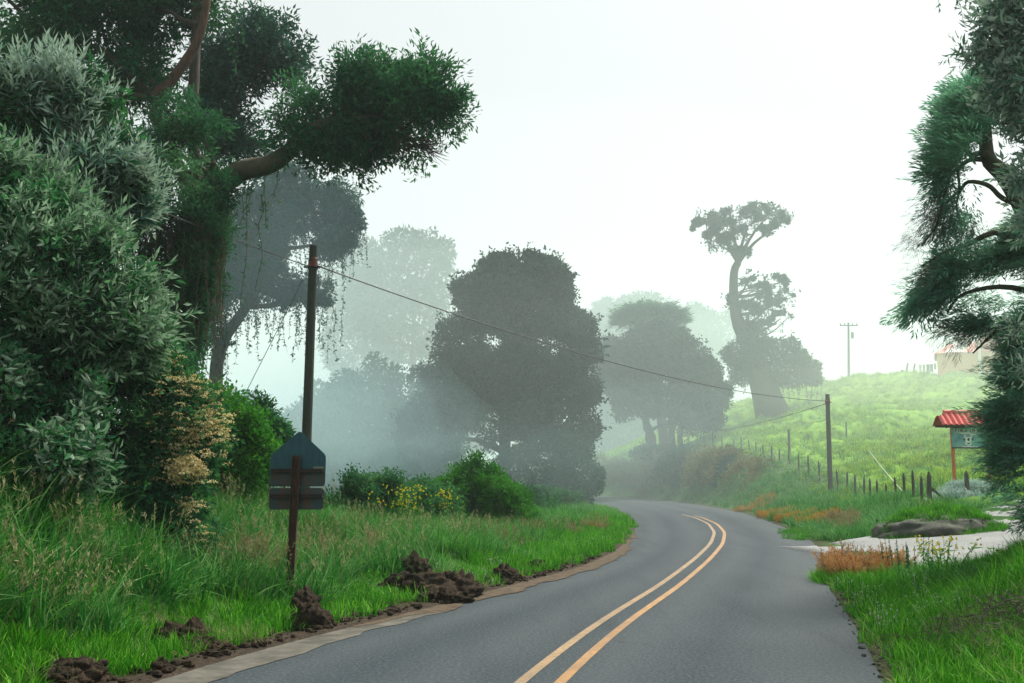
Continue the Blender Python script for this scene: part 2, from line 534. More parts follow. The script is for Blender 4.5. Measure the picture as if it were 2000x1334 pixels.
# ------------------------------------------------------------------ road geometry (depth Y -> edges)
YY = np.linspace(-14, 150, 1641)
def edge(px, before, after):
    p = [ground_at(x, y)[:2] for x, y in px]
    p = list(before) + [tuple(q) for q in p] + list(after)
    p = np.array(sorted(p, key=lambda q: q[1]))
    x = np.interp(YY, p[:, 1], p[:, 0])
    w = np.hanning(41); w /= w.sum()
    xs = np.convolve(np.pad(x, 20, mode='reflect', reflect_type='odd'), w, mode='valid')
    w2 = np.hanning(121); w2 /= w2.sum()
    xl = np.convolve(np.pad(x, 60, mode='reflect', reflect_type='odd'), w2, mode='valid')
    k = sstep(35, 55, YY)
    return xs * (1 - k) + xl * k
XL = edge([(305, 1334), (525, 1268), (700, 1224), (840, 1191), (952, 1159), (1008, 1143), (1078, 1126), (1148, 1106), (1206, 1078), (1238, 1048), (1242, 1020), (1226, 1003), (1164, 984)],
          [(-6.6, -14), (-4.7, 0)], [(5.3, 88), (2.8, 104), (-2, 118), (-9, 132), (-20, 150)])
XR = edge([(1722, 1334), (1690, 1250), (1648, 1190), (1620, 1150), (1608, 1112), (1600, 1080), (1588, 1058), (1558, 1040), (1500, 1018), (1450, 1001), (1380, 988), (1300, 978), (1230, 972), (1172, 968)],
          [(-0.2, -14), (1.35, 0)], [(7.5, 125), (1, 136), (-9, 150)])
CLP = np.array(sorted([tuple(ground_at(x, y)[:2]) for x, y in [(1051, 1334), (1120, 1276), (1194, 1217), (1310, 1142), (1372, 1092), (1400, 1062), (1406, 1040), (1392, 1023), (1362, 1010)]] + [(-3.6, -14), (-1.75, 0)], key=lambda q: q[1]))
def _clx():
    x = np.interp(YY, CLP[:, 1], CLP[:, 0])
    f = (XL + XR) / 2
    k = sstep(46, 62, YY)
    x = x * (1 - k) + f * k
    w = np.hanning(61); w /= w.sum()
    return np.convolve(np.pad(x, 30, mode='reflect', reflect_type='odd'), w, mode='valid')
XC = _clx()
xl = lambda y: np.interp(y, YY, XL)
xr = lambda y: np.interp(y, YY, XR)
xc = lambda y: np.interp(y, YY, XC)

# gravel track: centre line running right from the road mouth
TRK = spline([(5.9, 23.7), (7.9, 23.8), (9.9, 24.2), (13.0, 26.0), (17.5, 29.6), (24, 35.5), (34, 43)], 60)
TRW = np.interp(np.linspace(0, 1, 60), [0, 0.17, 0.4, 1], [4.2, 3.9, 3.0, 2.5])
def track_dist(x, y):
    x = np.asarray(x, float); y = np.asarray(y, float)
    d = np.full(x.shape, 99.0); s = np.zeros(x.shape)
    for k in range(0, 60, 2):
        e = np.hypot(x - TRK[k, 0], y - TRK[k, 1]) - TRW[k]
        s = np.where(e < d, k / 59, s); d = np.minimum(d, e)
    return d, s

# ------------------------------------------------------------------ terrain: thin-plate surface through surveyed points
CP = [
    # left bank
    at(0, 1100, 10), at(100, 1005, 11.5), at(330, 1110, 14), at(180, 1175, 11), at(60, 1255, 8.8), at(430, 1065, 17),
    (-9, 8, 2.5), (-12, 14, 3.1), (-10.5, 20, 2.1), (-9, 28, 1.3), (-7, 3, 1.4), (-9, -6, 1.6), (-14, 2, 3.2), (-6.4, 0, 0.5),
    at(480, 1000, 22), (-4.5, 27, 0.55), (-11, 40, 0.9), (-3, 36, 0.35), (0, 42, 0.2), (2, 60, 0.15), (1, 80, 0.2), (-15, 60, 0.6), (-30, 80, 1.2), (-20, 100, 1.2), (-40, 40, 4), (-40, 130, 4), (-8, 110, 0.6),
    (-60, 90, 6), (-70, 20, 9), (-60, 180, 4), (-20, 170, 1), (-30, 240, 0), (-120, 120, 14), (-25, 10, 4.5), (-25, 28, 3.6),
    # right near bank
    (5.0, 9.5, 0.22), (6.3, 11, 0.75), (7.6, 11, 1.5), (6.4, 14, 0.2), (7.3, 14.5, 0.65), (8.6, 14, 1.7), (8.0, 18, 0.06), (9.4, 19.5, 0.12), (9.0, 16.5, 0.75), (10.6, 18.0, 1.0), (12, 21, 0.7), (6.4, 17.5, 0.05), (6.3, 16, 0.1), (4.3, 5.5, 0.5), (6.5, 6, 1.5), (4, 0, 1.0), (10, 4, 2.4), (14, 14, 2.6), (14.5, 21, 1.6), (22, 22, 2.4), (30, 10, 4),
    # track
    (9.5, 24.6, 0.05), (13, 26.6, 0.25), (17.5, 30, 0.6), (24, 35.5, 1.3), (34, 43, 3),
    # far side of the track and fence foot
    (9.5, 31, 0.15), at(1814, 985, 36), at(1770, 975, 40), at(1730, 987, 45), at(1680, 975, 50), at(1640, 962, 54), at(1600, 952, 58), at(1540, 930, 62), at(1507, 912, 68), at(1447, 882, 88), at(1390, 872, 98), at(1345, 868, 106), at(1240, 870, 125), at(1290, 868, 118),
    at(1895, 972, 36), at(1950, 965, 39), at(2060, 950, 44), at(1930, 950, 44),
    # bank top right of the road
    (12.4, 50, 0.5), (13.8, 58, 1.0), (15.3, 68, 1.9), (15.6, 80, 2.7), (15.6, 92, 3.2), (15, 104, 3.6), (12.5, 116, 3.2), (6, 132, 2.5), (16, 120, 4.6), (-2, 150, 3),
    # pasture
    at(1500, 808, 114), at(1550, 812, 110), at(1430, 830, 112), at(1600, 860, 86), at(1520, 860, 90), at(1700, 860, 80), at(1800, 850, 80), at(1650, 905, 66), at(1750, 910, 60), at(1850, 900, 58), at(1950, 890, 58), at(1700, 800, 100), at(1850, 790, 100), at(2000, 800, 96), at(1600, 805, 104), at(2150, 850, 80), at(2150, 920, 52),
    at(1440, 792, 130), at(1520, 768, 132), at(1600, 751, 132), at(1660, 742, 130), at(1730, 734, 128), at(1800, 729, 126), at(1900, 724, 124), at(2050, 720, 122), at(2300, 716, 122), at(1380, 812, 134),
    # behind the crest the hill drops away
    (18, 165, 3), (30, 170, 5), (45, 170, 7), (60, 170, 9), (85, 170, 11), (30, 230, -8), (80, 240, -6), (120, 150, 14), (140, 90, 17), (120, 30, 14), (60, 20, 8), (0, 260, -4), (0, 340, -6), (100, 340, -10), (-100, 340, 2), (180, 200, 8), (-180, 40, 20), (-180, 200, 12), (180, 0, 20),
    (60, -40, 6), (-60, -40, 6), (0, -40, 0.2), (4.5, -12, 1), (-10, -16, 1.8),
]
CP = np.array([np.asarray(p, float) for p in CP])
_road = np.array([(a, y, 0) for y in (-10, -4, 2, 8, 14, 20, 27, 35, 44, 54, 66, 80, 95, 108, 120) for a in (xl(y) + 0.4, xr(y) - 0.4)])
_trk = np.array([(TRK[k, 0], TRK[k, 1], np.interp(k, [0, 10, 30, 59], [0, 0.05, 0.5, 3.0])) for k in range(4, 60, 9)])
CP = np.concatenate([CP, _road])
def _kern(d):
    return d
_n = len(CP)
_d = np.hypot(CP[:, None, 0] - CP[None, :, 0], CP[:, None, 1] - CP[None, :, 1])
_A = np.zeros((_n + 3, _n + 3))
_A[:_n, :_n] = -np.sqrt(_d ** 2 + 1.2 ** 2) + 0.05 * np.eye(_n)
_A[:_n, _n:] = np.c_[np.ones(_n), CP[:, :2] / 50]
_A[_n:, :_n] = _A[:_n, _n:].T
_w = np.linalg.solve(_A, np.r_[CP[:, 2], 0, 0, 0])
def ground_z(x, y, detail=True):
    x = np.asarray(x, float); y = np.asarray(y, float)
    sh = x.shape
    x = x.ravel(); y = y.ravel()
    z = np.zeros(len(x))
    for a in range(0, len(x), 20000):
        xx, yy = x[a:a + 20000], y[a:a + 20000]
        d = np.hypot(xx[:, None] - CP[None, :, 0], yy[:, None] - CP[None, :, 1])
        z[a:a + 20000] = -np.sqrt(d * d + 1.44) @ _w[:_n] + np.c_[np.ones(len(xx)), xx / 50, yy / 50] @ _w[_n:]
    dl, dr = xl(y) - x, x - xr(y)
    on = np.maximum(dl, dr)                       # > 0 off the road
    on = np.where(y > 149, 60, on)
    td, ts = track_dist(x, y)
    off = np.minimum(on, td + 0.3)
    if detail:
        past = sstep(2, 9, dr) * sstep(26, 40, y) * sstep(1, 4, td)
        z = z + 0.10 * fbm(xy0(x, y, 0.55)) * sstep(0.3, 2.5, off)
        hum = fbm(xy0(x, y * 0.75, 0.22), 4)
        rid = 0.5 - np.abs(fbm(xy0(x + 40, y * 0.7, 0.3), 3))
        z = z + past * (0.45 * hum + 0.9 * (rid - 0.25)) * sstep(170, 120, y) * (0.35 + 0.65 * sstep(6, 14, dr - 2))
    tz = np.interp(ts, [0, 0.25, 0.55, 1], [0.0, 0.03, 0.55, 3.0])
    z = z * sstep(0.0, 1.5, td) + (tz - 0.03) * (1 - sstep(0.0, 1.5, td)) if True else z
    zr = z * sstep(0.15, 2.2, on) + 0.03
    z = np.where(on > 0.12, zr, np.where(on > -0.12, -0.05 + (on + 0.12) / 0.24 * 0.08, -0.05))
    return z.reshape(sh)

def hit(px, py, lift=0.0):
    """where the line of sight through (px, py) meets the ground"""
    Y = np.geomspace(6, 160, 700)
    d = ray(px, py)
    P = d[None, :] * (Y / d[1])[:, None] + np.array([0, 0, CAM_H])
    below = P[:, 2] <= ground_z(P[:, 0], P[:, 1], False) + lift
    return P[below.argmax()] if below.any() else P[-1]

def graded(knots):
    out = [knots[0][0]]
    for (a, s), (b, _) in zip(knots[:-1], knots[1:]):
        n = max(1, int(round((b - a) / s)))
        out += list(np.linspace(a, b, n + 1)[1:])
    return np.array(out)
gx = graded([(-400, 30), (-100, 8), (-30, 1.5), (-14, 0.35), (-8, 0.16), (9, 0.2), (14, 0.4), (36, 0.6), (70, 1.6), (100, 8), (400, 8)])
gy = graded([(-60, 8), (-14, 1.5), (2, 0.4), (6, 0.16), (24, 0.25), (45, 0.5), (75, 0.6), (135, 1.5), (180, 8), (260, 30), (900, 1)])
GX, GY = np.meshgrid(gx, gy)
GZ = ground_z(GX, GY)
nx, ny = len(gx), len(gy)
ii = (np.arange(ny - 1)[:, None] * nx + np.arange(nx - 1)[None, :]).ravel()
g = Geo()
g.add(np.stack([GX, GY, GZ], -1).reshape(-1, 3), None, np.stack([ii, ii + 1, ii + nx + 1, ii + nx], -1))
on = np.maximum(xl(GY) - GX, GX - xr(GY)).ravel()
nz = fbm(xy0(GX, GY, 1.6)).ravel()
soil = (1 - sstep(0.5, 1.25, on + 0.45 * nz)) * (GY.ravel() < 33) * ((GX < xc(GY)).ravel()) + 0.75 * (1 - sstep(0.15, 0.5, on + 0.25 * nz)) * ((GX >= xc(GY)).ravel() | (GY.ravel() >= 33))
soil = np.clip(soil, 0, 1)
past = (sstep(4, 9, GX - xr(GY)) * sstep(30, 40, GY)).ravel()

m, nt, b = new_mat('ground')
f1 = tex_noise(nt, 1.1, 6, 0.7)
f2 = tex_noise(nt, 22, 5, 0.7)
gcol = ramp(nt, [(0.25, (0.02, 0.05, 0.012)), (0.5, (0.035, 0.1, 0.018)), (0.75, (0.075, 0.13, 0.03))], f1)
pcol = ramp(nt, [(0.3, (0.08, 0.19, 0.012)), (0.55, (0.17, 0.33, 0.02)), (0.8, (0.3, 0.44, 0.04))], f1)
scol = ramp(nt, [(0.3, (0.018, 0.014, 0.011)), (0.55, (0.045, 0.034, 0.025)), (0.8, (0.12, 0.085, 0.05))], f2)
c = mixc(nt, attr(nt, 'pasture'), gcol, pcol)
c = mixc(nt, attr(nt, 'soil'), c, scol)
nt.links.new(c, b.inputs['Base Color'])
b.inputs['Roughness'].default_value = 0.95
b.inputs['Specular IOR Level'].default_value = 0.1
bump(nt, b, f2, 0.7, 0.05)
M['ground'] = m
ground = g.build('ground', m, smooth=True, kind='structure')
for nm, arr in (('soil', soil), ('pasture', past)):
    a_ = ground.data.attributes.new(nm, 'FLOAT', 'POINT')
    a_.data.foreach_set('value', arr.astype(np.float32))

# road: one sheet, UV = (metres across, metres along)
def ribbon(name, y0, y1, step, xa, xb, z, mat, cols=10, kind='structure', parent=None, wob=0.0, crown=0.0):
    ys = np.arange(y0, y1 + 1e-6, step)
    t = np.linspace(0, 1, cols + 1)
    A, B = xa(ys), xb(ys)
    if wob:
        A = A + wob * fbm(xy0(ys, ys * 0, 1.7)); B = B + wob * fbm(xy0(ys, ys * 0 + 9, 1.7))
    X = A[:, None] * (1 - t) + B[:, None] * t
    Y = np.repeat(ys[:, None], cols + 1, 1)
    Z = z + crown * (1 - (2 * t - 1) ** 2)[None, :] + 0 * X
    g = Geo()
    n = cols + 1
    k = (np.arange(len(ys) - 1)[:, None] * n + np.arange(cols)[None, :]).ravel()
    g.add(np.stack([X, Y, Z], -1).reshape(-1, 3), None, np.stack([k, k + 1, k + n + 1, k + n], -1))
    o = g.build(name, mat, smooth=True, kind=kind)
    a_ = o.data.attributes.new('across', 'FLOAT', 'POINT')
    a_.data.foreach_set('value', np.broadcast_to(t[None, :], X.shape).astype(np.float32).ravel())
    if parent: o.parent = parent
    return o

m, nt, b = new_mat('asphalt')
tc = nt.nodes.new('ShaderNodeTexCoord')
f_fine = tex_noise(nt, 95, 4, 0.75)
f_big = tex_noise(nt, 0.45, 5, 0.6)
f_mid = tex_noise(nt, 5, 6, 0.7)
c = ramp(nt, [(0.28, (0.008, 0.015, 0.022)), (0.5, (0.02, 0.031, 0.04)), (0.72, (0.05, 0.066, 0.078))], f_fine)
c = mixc(nt, ramp(nt, [(0.35, (0.0, 0.0, 0.0)), (0.7, (0.45, 0.45, 0.45))], f_big), c, (0.036, 0.052, 0.063))
trk = ramp(nt, [(0.0, (0.55, 0.55, 0.55)), (0.06, (0.2, 0.2, 0.2)), (0.13, (0.55, 0.55, 0.55)), (0.24, (0, 0, 0)), (0.37, (0.5, 0.5, 0.5)), (0.48, (0.12, 0.12, 0.12)), (0.6, (0.55, 0.55, 0.55)), (0.73, (0, 0, 0)), (0.87, (0.6, 0.6, 0.6)), (1.0, (0.7, 0.7, 0.7))], attr(nt, 'across'))
c = mixc(nt, trk, c, (0.064, 0.076, 0.084))
c = mixc(nt, ramp(nt, [(0.52, (0, 0, 0)), (0.75, (0.35, 0.35, 0.35))], f_mid), c, (0.02, 0.03, 0.039))
nt.links.new(c, b.inputs['Base Color'])
b.inputs['Roughness'].default_value = 0.7
b.inputs['Specular IOR Level'].default_value = 0.08
vo = nt.nodes.new('ShaderNodeTexVoronoi')                     # fine cracks
vo.feature = 'DISTANCE_TO_EDGE'; vo.inputs['Scale'].default_value = 0.55
wn = nt.nodes.new('ShaderNodeTexNoise'); wn.inputs['Scale'].default_value = 2.2; wn.inputs['Detail'].default_value = 5
nt.links.new(tc.outputs['Object'], wn.inputs['Vector'])
va = nt.nodes.new('ShaderNodeVectorMath'); va.operation = 'MULTIPLY_ADD'
nt.links.new(wn.outputs['Color'], va.inputs[0]); va.inputs[1].default_value = (0.9, 0.9, 0); nt.links.new(tc.outputs['Object'], va.inputs[2])
nt.links.new(va.outputs[0], vo.inputs['Vector'])
crk = ramp(nt, [(0.0, (0.75, 0.75, 0.75)), (0.008, (0.4, 0.4, 0.4)), (0.02, (0, 0, 0))], vo.outputs['Distance'])
gate = ramp(nt, [(0.48, (0, 0, 0)), (0.62, (1, 1, 1))], tex_noise(nt, 0.25, 3, 0.5))
mm_ = nt.nodes.new('ShaderNodeMath'); mm_.operation = 'MULTIPLY'
nt.links.new(crk, mm_.inputs[0]); nt.links.new(gate, mm_.inputs[1])
c = mixc(nt, mm_.outputs[0], c, (0.016, 0.019, 0.022))
mp_ = nt.nodes.new('ShaderNodeMapping'); mp_.inputs['Rotation'].default_value = (0, 0, R(-18)); mp_.inputs['Scale'].default_value = (1.6, 0.16, 1)
nt.links.new(tc.outputs['Object'], mp_.inputs['Vector'])
f_str = tex_noise(nt, 1.0, 6, 0.65, vec=mp_.outputs['Vector'])        # long worn streaks along the lane
c = mixc(nt, ramp(nt, [(0.5, (0, 0, 0)), (0.75, (0.55, 0.55, 0.55))], f_str), c, (0.013, 0.021, 0.029))
f_gr = tex_noise(nt, 30, 3, 0.85)
c = mixc(nt, ramp(nt, [(0.5, (0, 0, 0)), (0.66, (0.75, 0.75, 0.75))], f_gr), c, (0.105, 0.118, 0.127))
c = mixc(nt, ramp(nt, [(0.3, (0.7, 0.7, 0.7)), (0.46, (0, 0, 0))], f_gr), c, (0.008, 0.012, 0.016))
nt.links.new(c, b.inputs['Base Color'])
bump(nt, b, f_fine, 0.55, 0.012)
road = ribbon('road', -13, 148, 0.3, xl, xr, 0.0, m, 14, crown=0.0)

m, nt, b = new_mat('lane_paint')
fw = tex_noise(nt, 14, 7, 0.75)
fw2 = tex_noise(nt, 1.3, 4, 0.6)
pc = ramp(nt, [(0.3, (0.2, 0.09, 0.02)), (0.6, (0.36, 0.175, 0.035))], fw2)
c = mixc(nt, ramp(nt, [(0.42, (0, 0, 0)), (0.62, (0.8, 0.8, 0.8))], fw), pc, (0.1, 0.085, 0.06))
nt.links.new(c, b.inputs['Base Color'])
b.inputs['Roughness'].default_value = 0.7
M['lane'] = m
m2, nt2, b2 = new_mat('worn_lane_paint')
fw = tex_noise(nt2, 16, 7, 0.75)
pc = ramp(nt2, [(0.3, (0.17, 0.1, 0.036)), (0.6, (0.31, 0.185, 0.07))], tex_noise(nt2, 1.3, 4, 0.6))
c = mixc(nt2, ramp(nt2, [(0.40, (0, 0, 0)), (0.62, (0.8, 0.8, 0.8))], fw), pc, (0.085, 0.082, 0.072))
nt2.links.new(c, b2.inputs['Base Color'])
b2.inputs['Roughness'].default_value = 0.7
ribbon('lane_line', -10, 52, 0.25, lambda y: xc(y) - 0.215, lambda y: xc(y) - 0.115, 0.004, m2, 2, kind=None, parent=road)
ribbon('lane_line', -10, 50, 0.25, lambda y: xc(y) + 0.115, lambda y: xc(y) + 0.215, 0.004, m, 2, kind=None, parent=road)
M['shoulder'] = plain_mat('pale_shoulder', (0.05, 0.05, 0.045), 0.95, (0.14, 0.132, 0.112), 3.2, 0.4, spec=0.1)
ribbon('road_shoulder', -13, 20, 0.2, lambda y: xl(y) - 0.16 - 0.1 * sstep(18, 8, y), lambda y: xl(y) + 0.34 * sstep(21, 9, y) + 0.05, 0.006, M['shoulder'], 4, wob=0.11)
M['dirt_edge'] = plain_mat('dirt_edge', (0.04, 0.03, 0.022), 0.95, (0.115, 0.088, 0.062), 6, 0.6, spec=0.1)
ribbon('dirt_edge', 12, 34, 0.2, lambda y: xl(y) - 0.3, lambda y: xl(y) + 0.3 * sstep(12, 14.5, y) * sstep(34, 20, y) + 0.03, 0.010, M['dirt_edge'], 3, wob=0.16)

# gravel track
m, nt, b = new_mat('gravel')
f1 = tex_noise(nt, 40, 5, 0.75); f2 = tex_noise(nt, 0.9, 5, 0.6)
c = ramp(nt, [(0.3, (0.085, 0.09, 0.09)), (0.5, (0.19, 0.2, 0.2)), (0.7, (0.34, 0.355, 0.355))], f1)
c = mixc(nt, ramp(nt, [(0.4, (0, 0, 0)), (0.7, (0.6, 0.6, 0.6))], f2), c, (0.3, 0.31, 0.31))
nt.links.new(c, b.inputs['Base Color']); b.inputs['Roughness'].default_value = 0.95
bump(nt, b, f1, 0.8, 0.03)
tn = unit(np.gradient(TRK, axis=0)); nn_ = np.stack([-tn[:, 1], tn[:, 0]], -1)
tt = np.linspace(-1, 1, 15)
wv = TRW[:, None] * (1 + 0.07 * fbm(xy0(np.arange(60), np.zeros(60), 0.6)))[:, None]
X = TRK[:, None, 0] + nn_[:, None, 0] * tt * wv
Y = TRK[:, None, 1] + nn_[:, None, 1] * tt * wv
Zc = np.interp(np.arange(60) / 59, [0, 0.25, 0.55, 1], [0.0, 0.03, 0.55, 3.0])
Z = np.maximum(Zc[:, None] + 0.04 * fbm(np.stack([X * .6, Y * .6, 0 * X], -1)), 0.0) + 0.012 - 0.06 * np.abs(tt) ** 6
g = Geo()
k = (np.arange(59)[:, None] * 15 + np.arange(14)[None, :]).ravel()
g.add(np.stack([X, Y, Z], -1).reshape(-1, 3), None, np.stack([k, k + 15, k + 16, k + 1], -1))
gt_ = g.build('gravel_track', m, smooth=True, kind='structure')
a_ = gt_.data.attributes.new('strewn', 'FLOAT', 'POINT')      # the gravel thins out where it spills onto the asphalt
a_.data.foreach_set('value', np.repeat(np.clip(np.arange(60) / 59 / 0.2, 0, 1), 15).astype(np.float32))
tr_ = nt.nodes.new('ShaderNodeBsdfTransparent'); mx_ = nt.nodes.new('ShaderNodeMixShader'); md_ = nt.nodes.new('ShaderNodeMath'); md_.operation = 'MULTIPLY_ADD'
f3 = tex_noise(nt, 9, 6, 0.8)
nt.links.new(f3, md_.inputs[0]); md_.inputs[1].default_value = 0.9
md2 = nt.nodes.new('ShaderNodeMath'); md2.operation = 'MULTIPLY_ADD'
nt.links.new(attr(nt, 'strewn'), md2.inputs[0]); md2.inputs[1].default_value = 1.5; md2.inputs[2].default_value = -0.7
nt.links.new(md2.outputs[0], md_.inputs[2])
fr_ = ramp(nt, [(0.3, (0, 0, 0)), (0.75, (1, 1, 1))], md_.outputs[0])
nt.links.new(fr_, mx_.inputs[0]); nt.links.new(tr_.outputs[0], mx_.inputs[1]); nt.links.new(b.outputs[0], mx_.inputs[2])
nt.links.new(mx_.outputs[0], nt.nodes['Material Output'].inputs['Surface'])

# air: one closed box of even haze round the camera and the whole scene
def volume_mat(name, col, dens, aniso):
    m = bpy.data.materials.new(name)
    m.use_nodes = True
    nt = m.node_tree
    nt.nodes.clear()
    o = nt.nodes.new('ShaderNodeOutputMaterial')
    v = nt.nodes.new('ShaderNodeVolumePrincipled')
    v.inputs['Color'].default_value = (*col, 1)
    v.inputs['Density'].default_value = dens
    v.inputs['Anisotropy'].default_value = aniso
    nt.links.new(v.outputs[0], o.inputs['Volume'])
    return m
def outward(o):
    import bmesh
    bm = bmesh.new(); bm.from_mesh(o.data)
    bmesh.ops.recalc_face_normals(bm, faces=bm.faces)
    bm.to_mesh(o.data); bm.free()
    return o
if HAZE_DENSITY:
    g = Geo()
    box(g, (-420, -80, -14), (420, 920, 44))
    outward(g.build('haze', volume_mat('haze', (0.85, 0.97, 0.98), HAZE_DENSITY, 0.35), kind='stuff'))

def mist(px, py, Y, rx, rz, ry, dens, col=(0.8, 0.93, 1.0)):
    """a soft drift of smoke: nested shells, thinning outwards"""
    L = lump(px, py, Y, rx, rz)
    L[4] = ry
    m = volume_mat('mist', col, dens / 3, 0.3)
    n, mm = 28, 14
    u = np.linspace(0, 2 * math.pi, n, endpoint=False); v = np.linspace(0.02, math.pi - 0.02, mm)
    U, V = np.meshgrid(u, v)
    d = np.stack([np.cos(U) * np.sin(V), np.sin(U) * np.sin(V), np.cos(V)], -1)
    for s_ in (1.25, 0.95, 0.65, 0.38):
        P = L[:3] + d * L[3:] * s_ * (1 + 0.25 * fbm(d * 1.5 + px + s_ * 3, 2))[..., None]
        g = Geo()
        q = [(r * n + c, r * n + (c + 1) % n, (r + 1) * n + (c + 1) % n, (r + 1) * n + c) for r in range(mm - 1) for c in range(n)]
        q_t = [(mm * n, (c + 1) % n, c) for c in range(n)] + [(mm * n + 1, (mm - 1) * n + c, (mm - 1) * n + (c + 1) % n) for c in range(n)]
        g.add(np.concatenate([P.reshape(-1, 3), [P[0].mean(0)], [P[-1].mean(0)]]), q_t, [tuple(reversed(a)) for a in q])
        outward(g.build('mist', m, smooth=True, kind='stuff'))
# ------------------------------------------------------------------ trees
def limbs(g, trunk, L, r0, r1, jit=0.25, sides=6, count=None, mi=0):
    """branches from the nearest point of the trunk to the lumps of the crown"""
    trunk = np.asarray(trunk)
    for l in (L if count is None else L[:count]):
        c = np.asarray(l[:3])
        d = np.linalg.norm(trunk - c, axis=1) + 0.6 * np.maximum(trunk[:, 2] - c[2] + 0.3 * np.linalg.norm(trunk[:, :2] - c[:2], axis=1), 0)
        p = trunk[d.argmin()]
        m1 = p + (c - p) * 0.35 + rng.normal(size=3) * jit * np.linalg.norm(c - p) * 0.3
        m2 = p + (c - p) * 0.7 + rng.normal(size=3) * jit * np.linalg.norm(c - p) * 0.3
        P = spline([p, m1, m2, c], 8)
        tube(g, P, np.linspace(r0, r1, 8), sides, mi=mi)

def twigs(g, P, N, n, length, r):
    """bare twig ends sticking out of the crown's outline"""
    idx = rng.choice(len(P), min(n, len(P)), replace=False)
    for i in idx:
        d = unit(N[i] + rng.normal(size=3) * 0.4)
        p = P[i] - d * length * 0.6
        tube(g, [p, p + d * length * 0.55 + rng.normal(size=3) * 0.1 * length, p + d * length * 1.15], [r, r * 0.7, r * 0.25], 3, cap=False)

def leafy(g, L, n, ll, lw, out=0.6, up=0.25, droop=0.1, shell=0.4, base=0.5, spread=0.25, inside=0.72, zlo=-9, mi=0, carve=None):
    P, N, K = lump_points(L, n, shell, inside, zlo, carve)
    A = N * out + rand_dirs(len(P)) * 0.9 + np.array([0, 0, up - droop * 3])
    NN = unit(N + rand_dirs(len(P)) * 0.8 + np.array([0, 0, 0.4]))
    t = lump_tints(L, K, spread, base) + rng.normal(size=len(P)) * 0.14
    sz = 0.65 + 0.7 * rng.random(len(P))
    leaves(g, P, A, NN, ll * sz, lw * sz, np.clip(t, 0, 1), mi=mi)
    return P, N

def canopy(gb, gl, limb, L, n_attr, n_cl, protos, per=4, scale=(0.7, 1.2), r0=0.04, r1=0.006, base=0.45, droop=0.1, jit=0.35, carve=None, tvar=0.14):
    """boughs from the limb to groups of twig ends, twigs to every end, leafy sprigs strung along the twigs"""
    La_ = np.array(L)
    w = La_[:, 3] * La_[:, 4] * La_[:, 5]
    k = rng.choice(len(La_), n_attr * 3, p=w / w.sum())
    P = La_[k, :3] + rand_dirs(len(k)) * (rng.random((len(k), 1)) ** 0.4) * La_[k, 3:] * 1.08
    if carve: P = P[vnoise(P * carve[0] + 5.1) > carve[1]]
    P = P[:n_attr]
    Cn = P[rng.choice(len(P), n_cl, replace=False)]
    for _ in range(5):
        a = np.linalg.norm(P[:, None] - Cn[None], axis=2).argmin(1)
        Cn = np.array([P[a == i].mean(0) if (a == i).any() else Cn[i] for i in range(n_cl)])
    limb = np.asarray(limb)
    ends, dirs, tt = [], [], []
    for i in range(n_cl):
        Q = P[a == i]
        if not len(Q): continue
        d = np.linalg.norm(limb - Cn[i], axis=1)
        p = limb[rng.choice(np.argsort(d)[:3])]
        ln = np.linalg.norm(Cn[i] - p)
        B = spline([p, p * .6 + Cn[i] * .4 + rng.normal(size=3) * jit * ln * .3 + [0, 0, .12 * ln], Cn[i]], 8)
        tube(gb, B, np.linspace(r0, r1 * 1.6, 8), 5, cap=False)
        tone = base + rng.normal() * 0.12
        for q in Q:
            s_ = B[rng.integers(3, 8)]
            l2 = np.linalg.norm(q - s_)
            T_ = spline([s_, (s_ + q) / 2 + rng.normal(size=3) * l2 * .12 + [0, 0, .1 * l2], q], 5)
            tube(gb, T_, np.linspace(r1, r1 * .3, 5), 3, cap=False)
            for j in range(per):
                f = 0.35 + 0.65 * rng.random()
                m_ = T_[min(4, int(f * 5))]
                dd = unit(T_[-1] - T_[0] + 1e-6) * 0.8 + rand_dirs(1)[0] * 0.75 - np.array([0, 0, droop])
                ends.append(m_); dirs.append(dd); tt.append(tone)
    ends, dirs, tt = np.array(ends), np.array(dirs), np.array(tt)
    pick = rng.integers(0, len(protos), len(ends))
    for i, pr in enumerate(protos):
        kk = pick == i
        sprays(gl, pr, ends[kk], dirs[kk], scale[0] + (scale[1] - scale[0]) * rng.random(kk.sum()), tt[kk], tvar, roll=rng.random(kk.sum()) * 6.28)
    return ends, unit(dirs)
def sprig_cloud(g, L, n, protos, scale=(0.7, 1.3), shell=0.6, out=0.8, upw=0.25, base=0.5, spread=0.22, tvar=0.13, inside=0.7, mi=0, zlo=-9, carve=None):
    P, N, K = lump_points(L, n, shell, inside, zlo, carve)
    t = lump_tints(L, K, spread, base)
    D = N * out + rand_dirs(len(P)) * 0.6 + np.array([0, 0, upw])
    pick = rng.integers(0, len(protos), len(P))
    for i, pr in enumerate(protos):
        k = pick == i
        if k.any():
            sprays(g, pr, P[k] - unit(D[k]) * 0.15, D[k], scale[0] + (scale[1] - scale[0]) * rng.random(k.sum()), t[k], tvar, roll=rng.random(k.sum()) * 6.28, mi=mi)
    return P, N
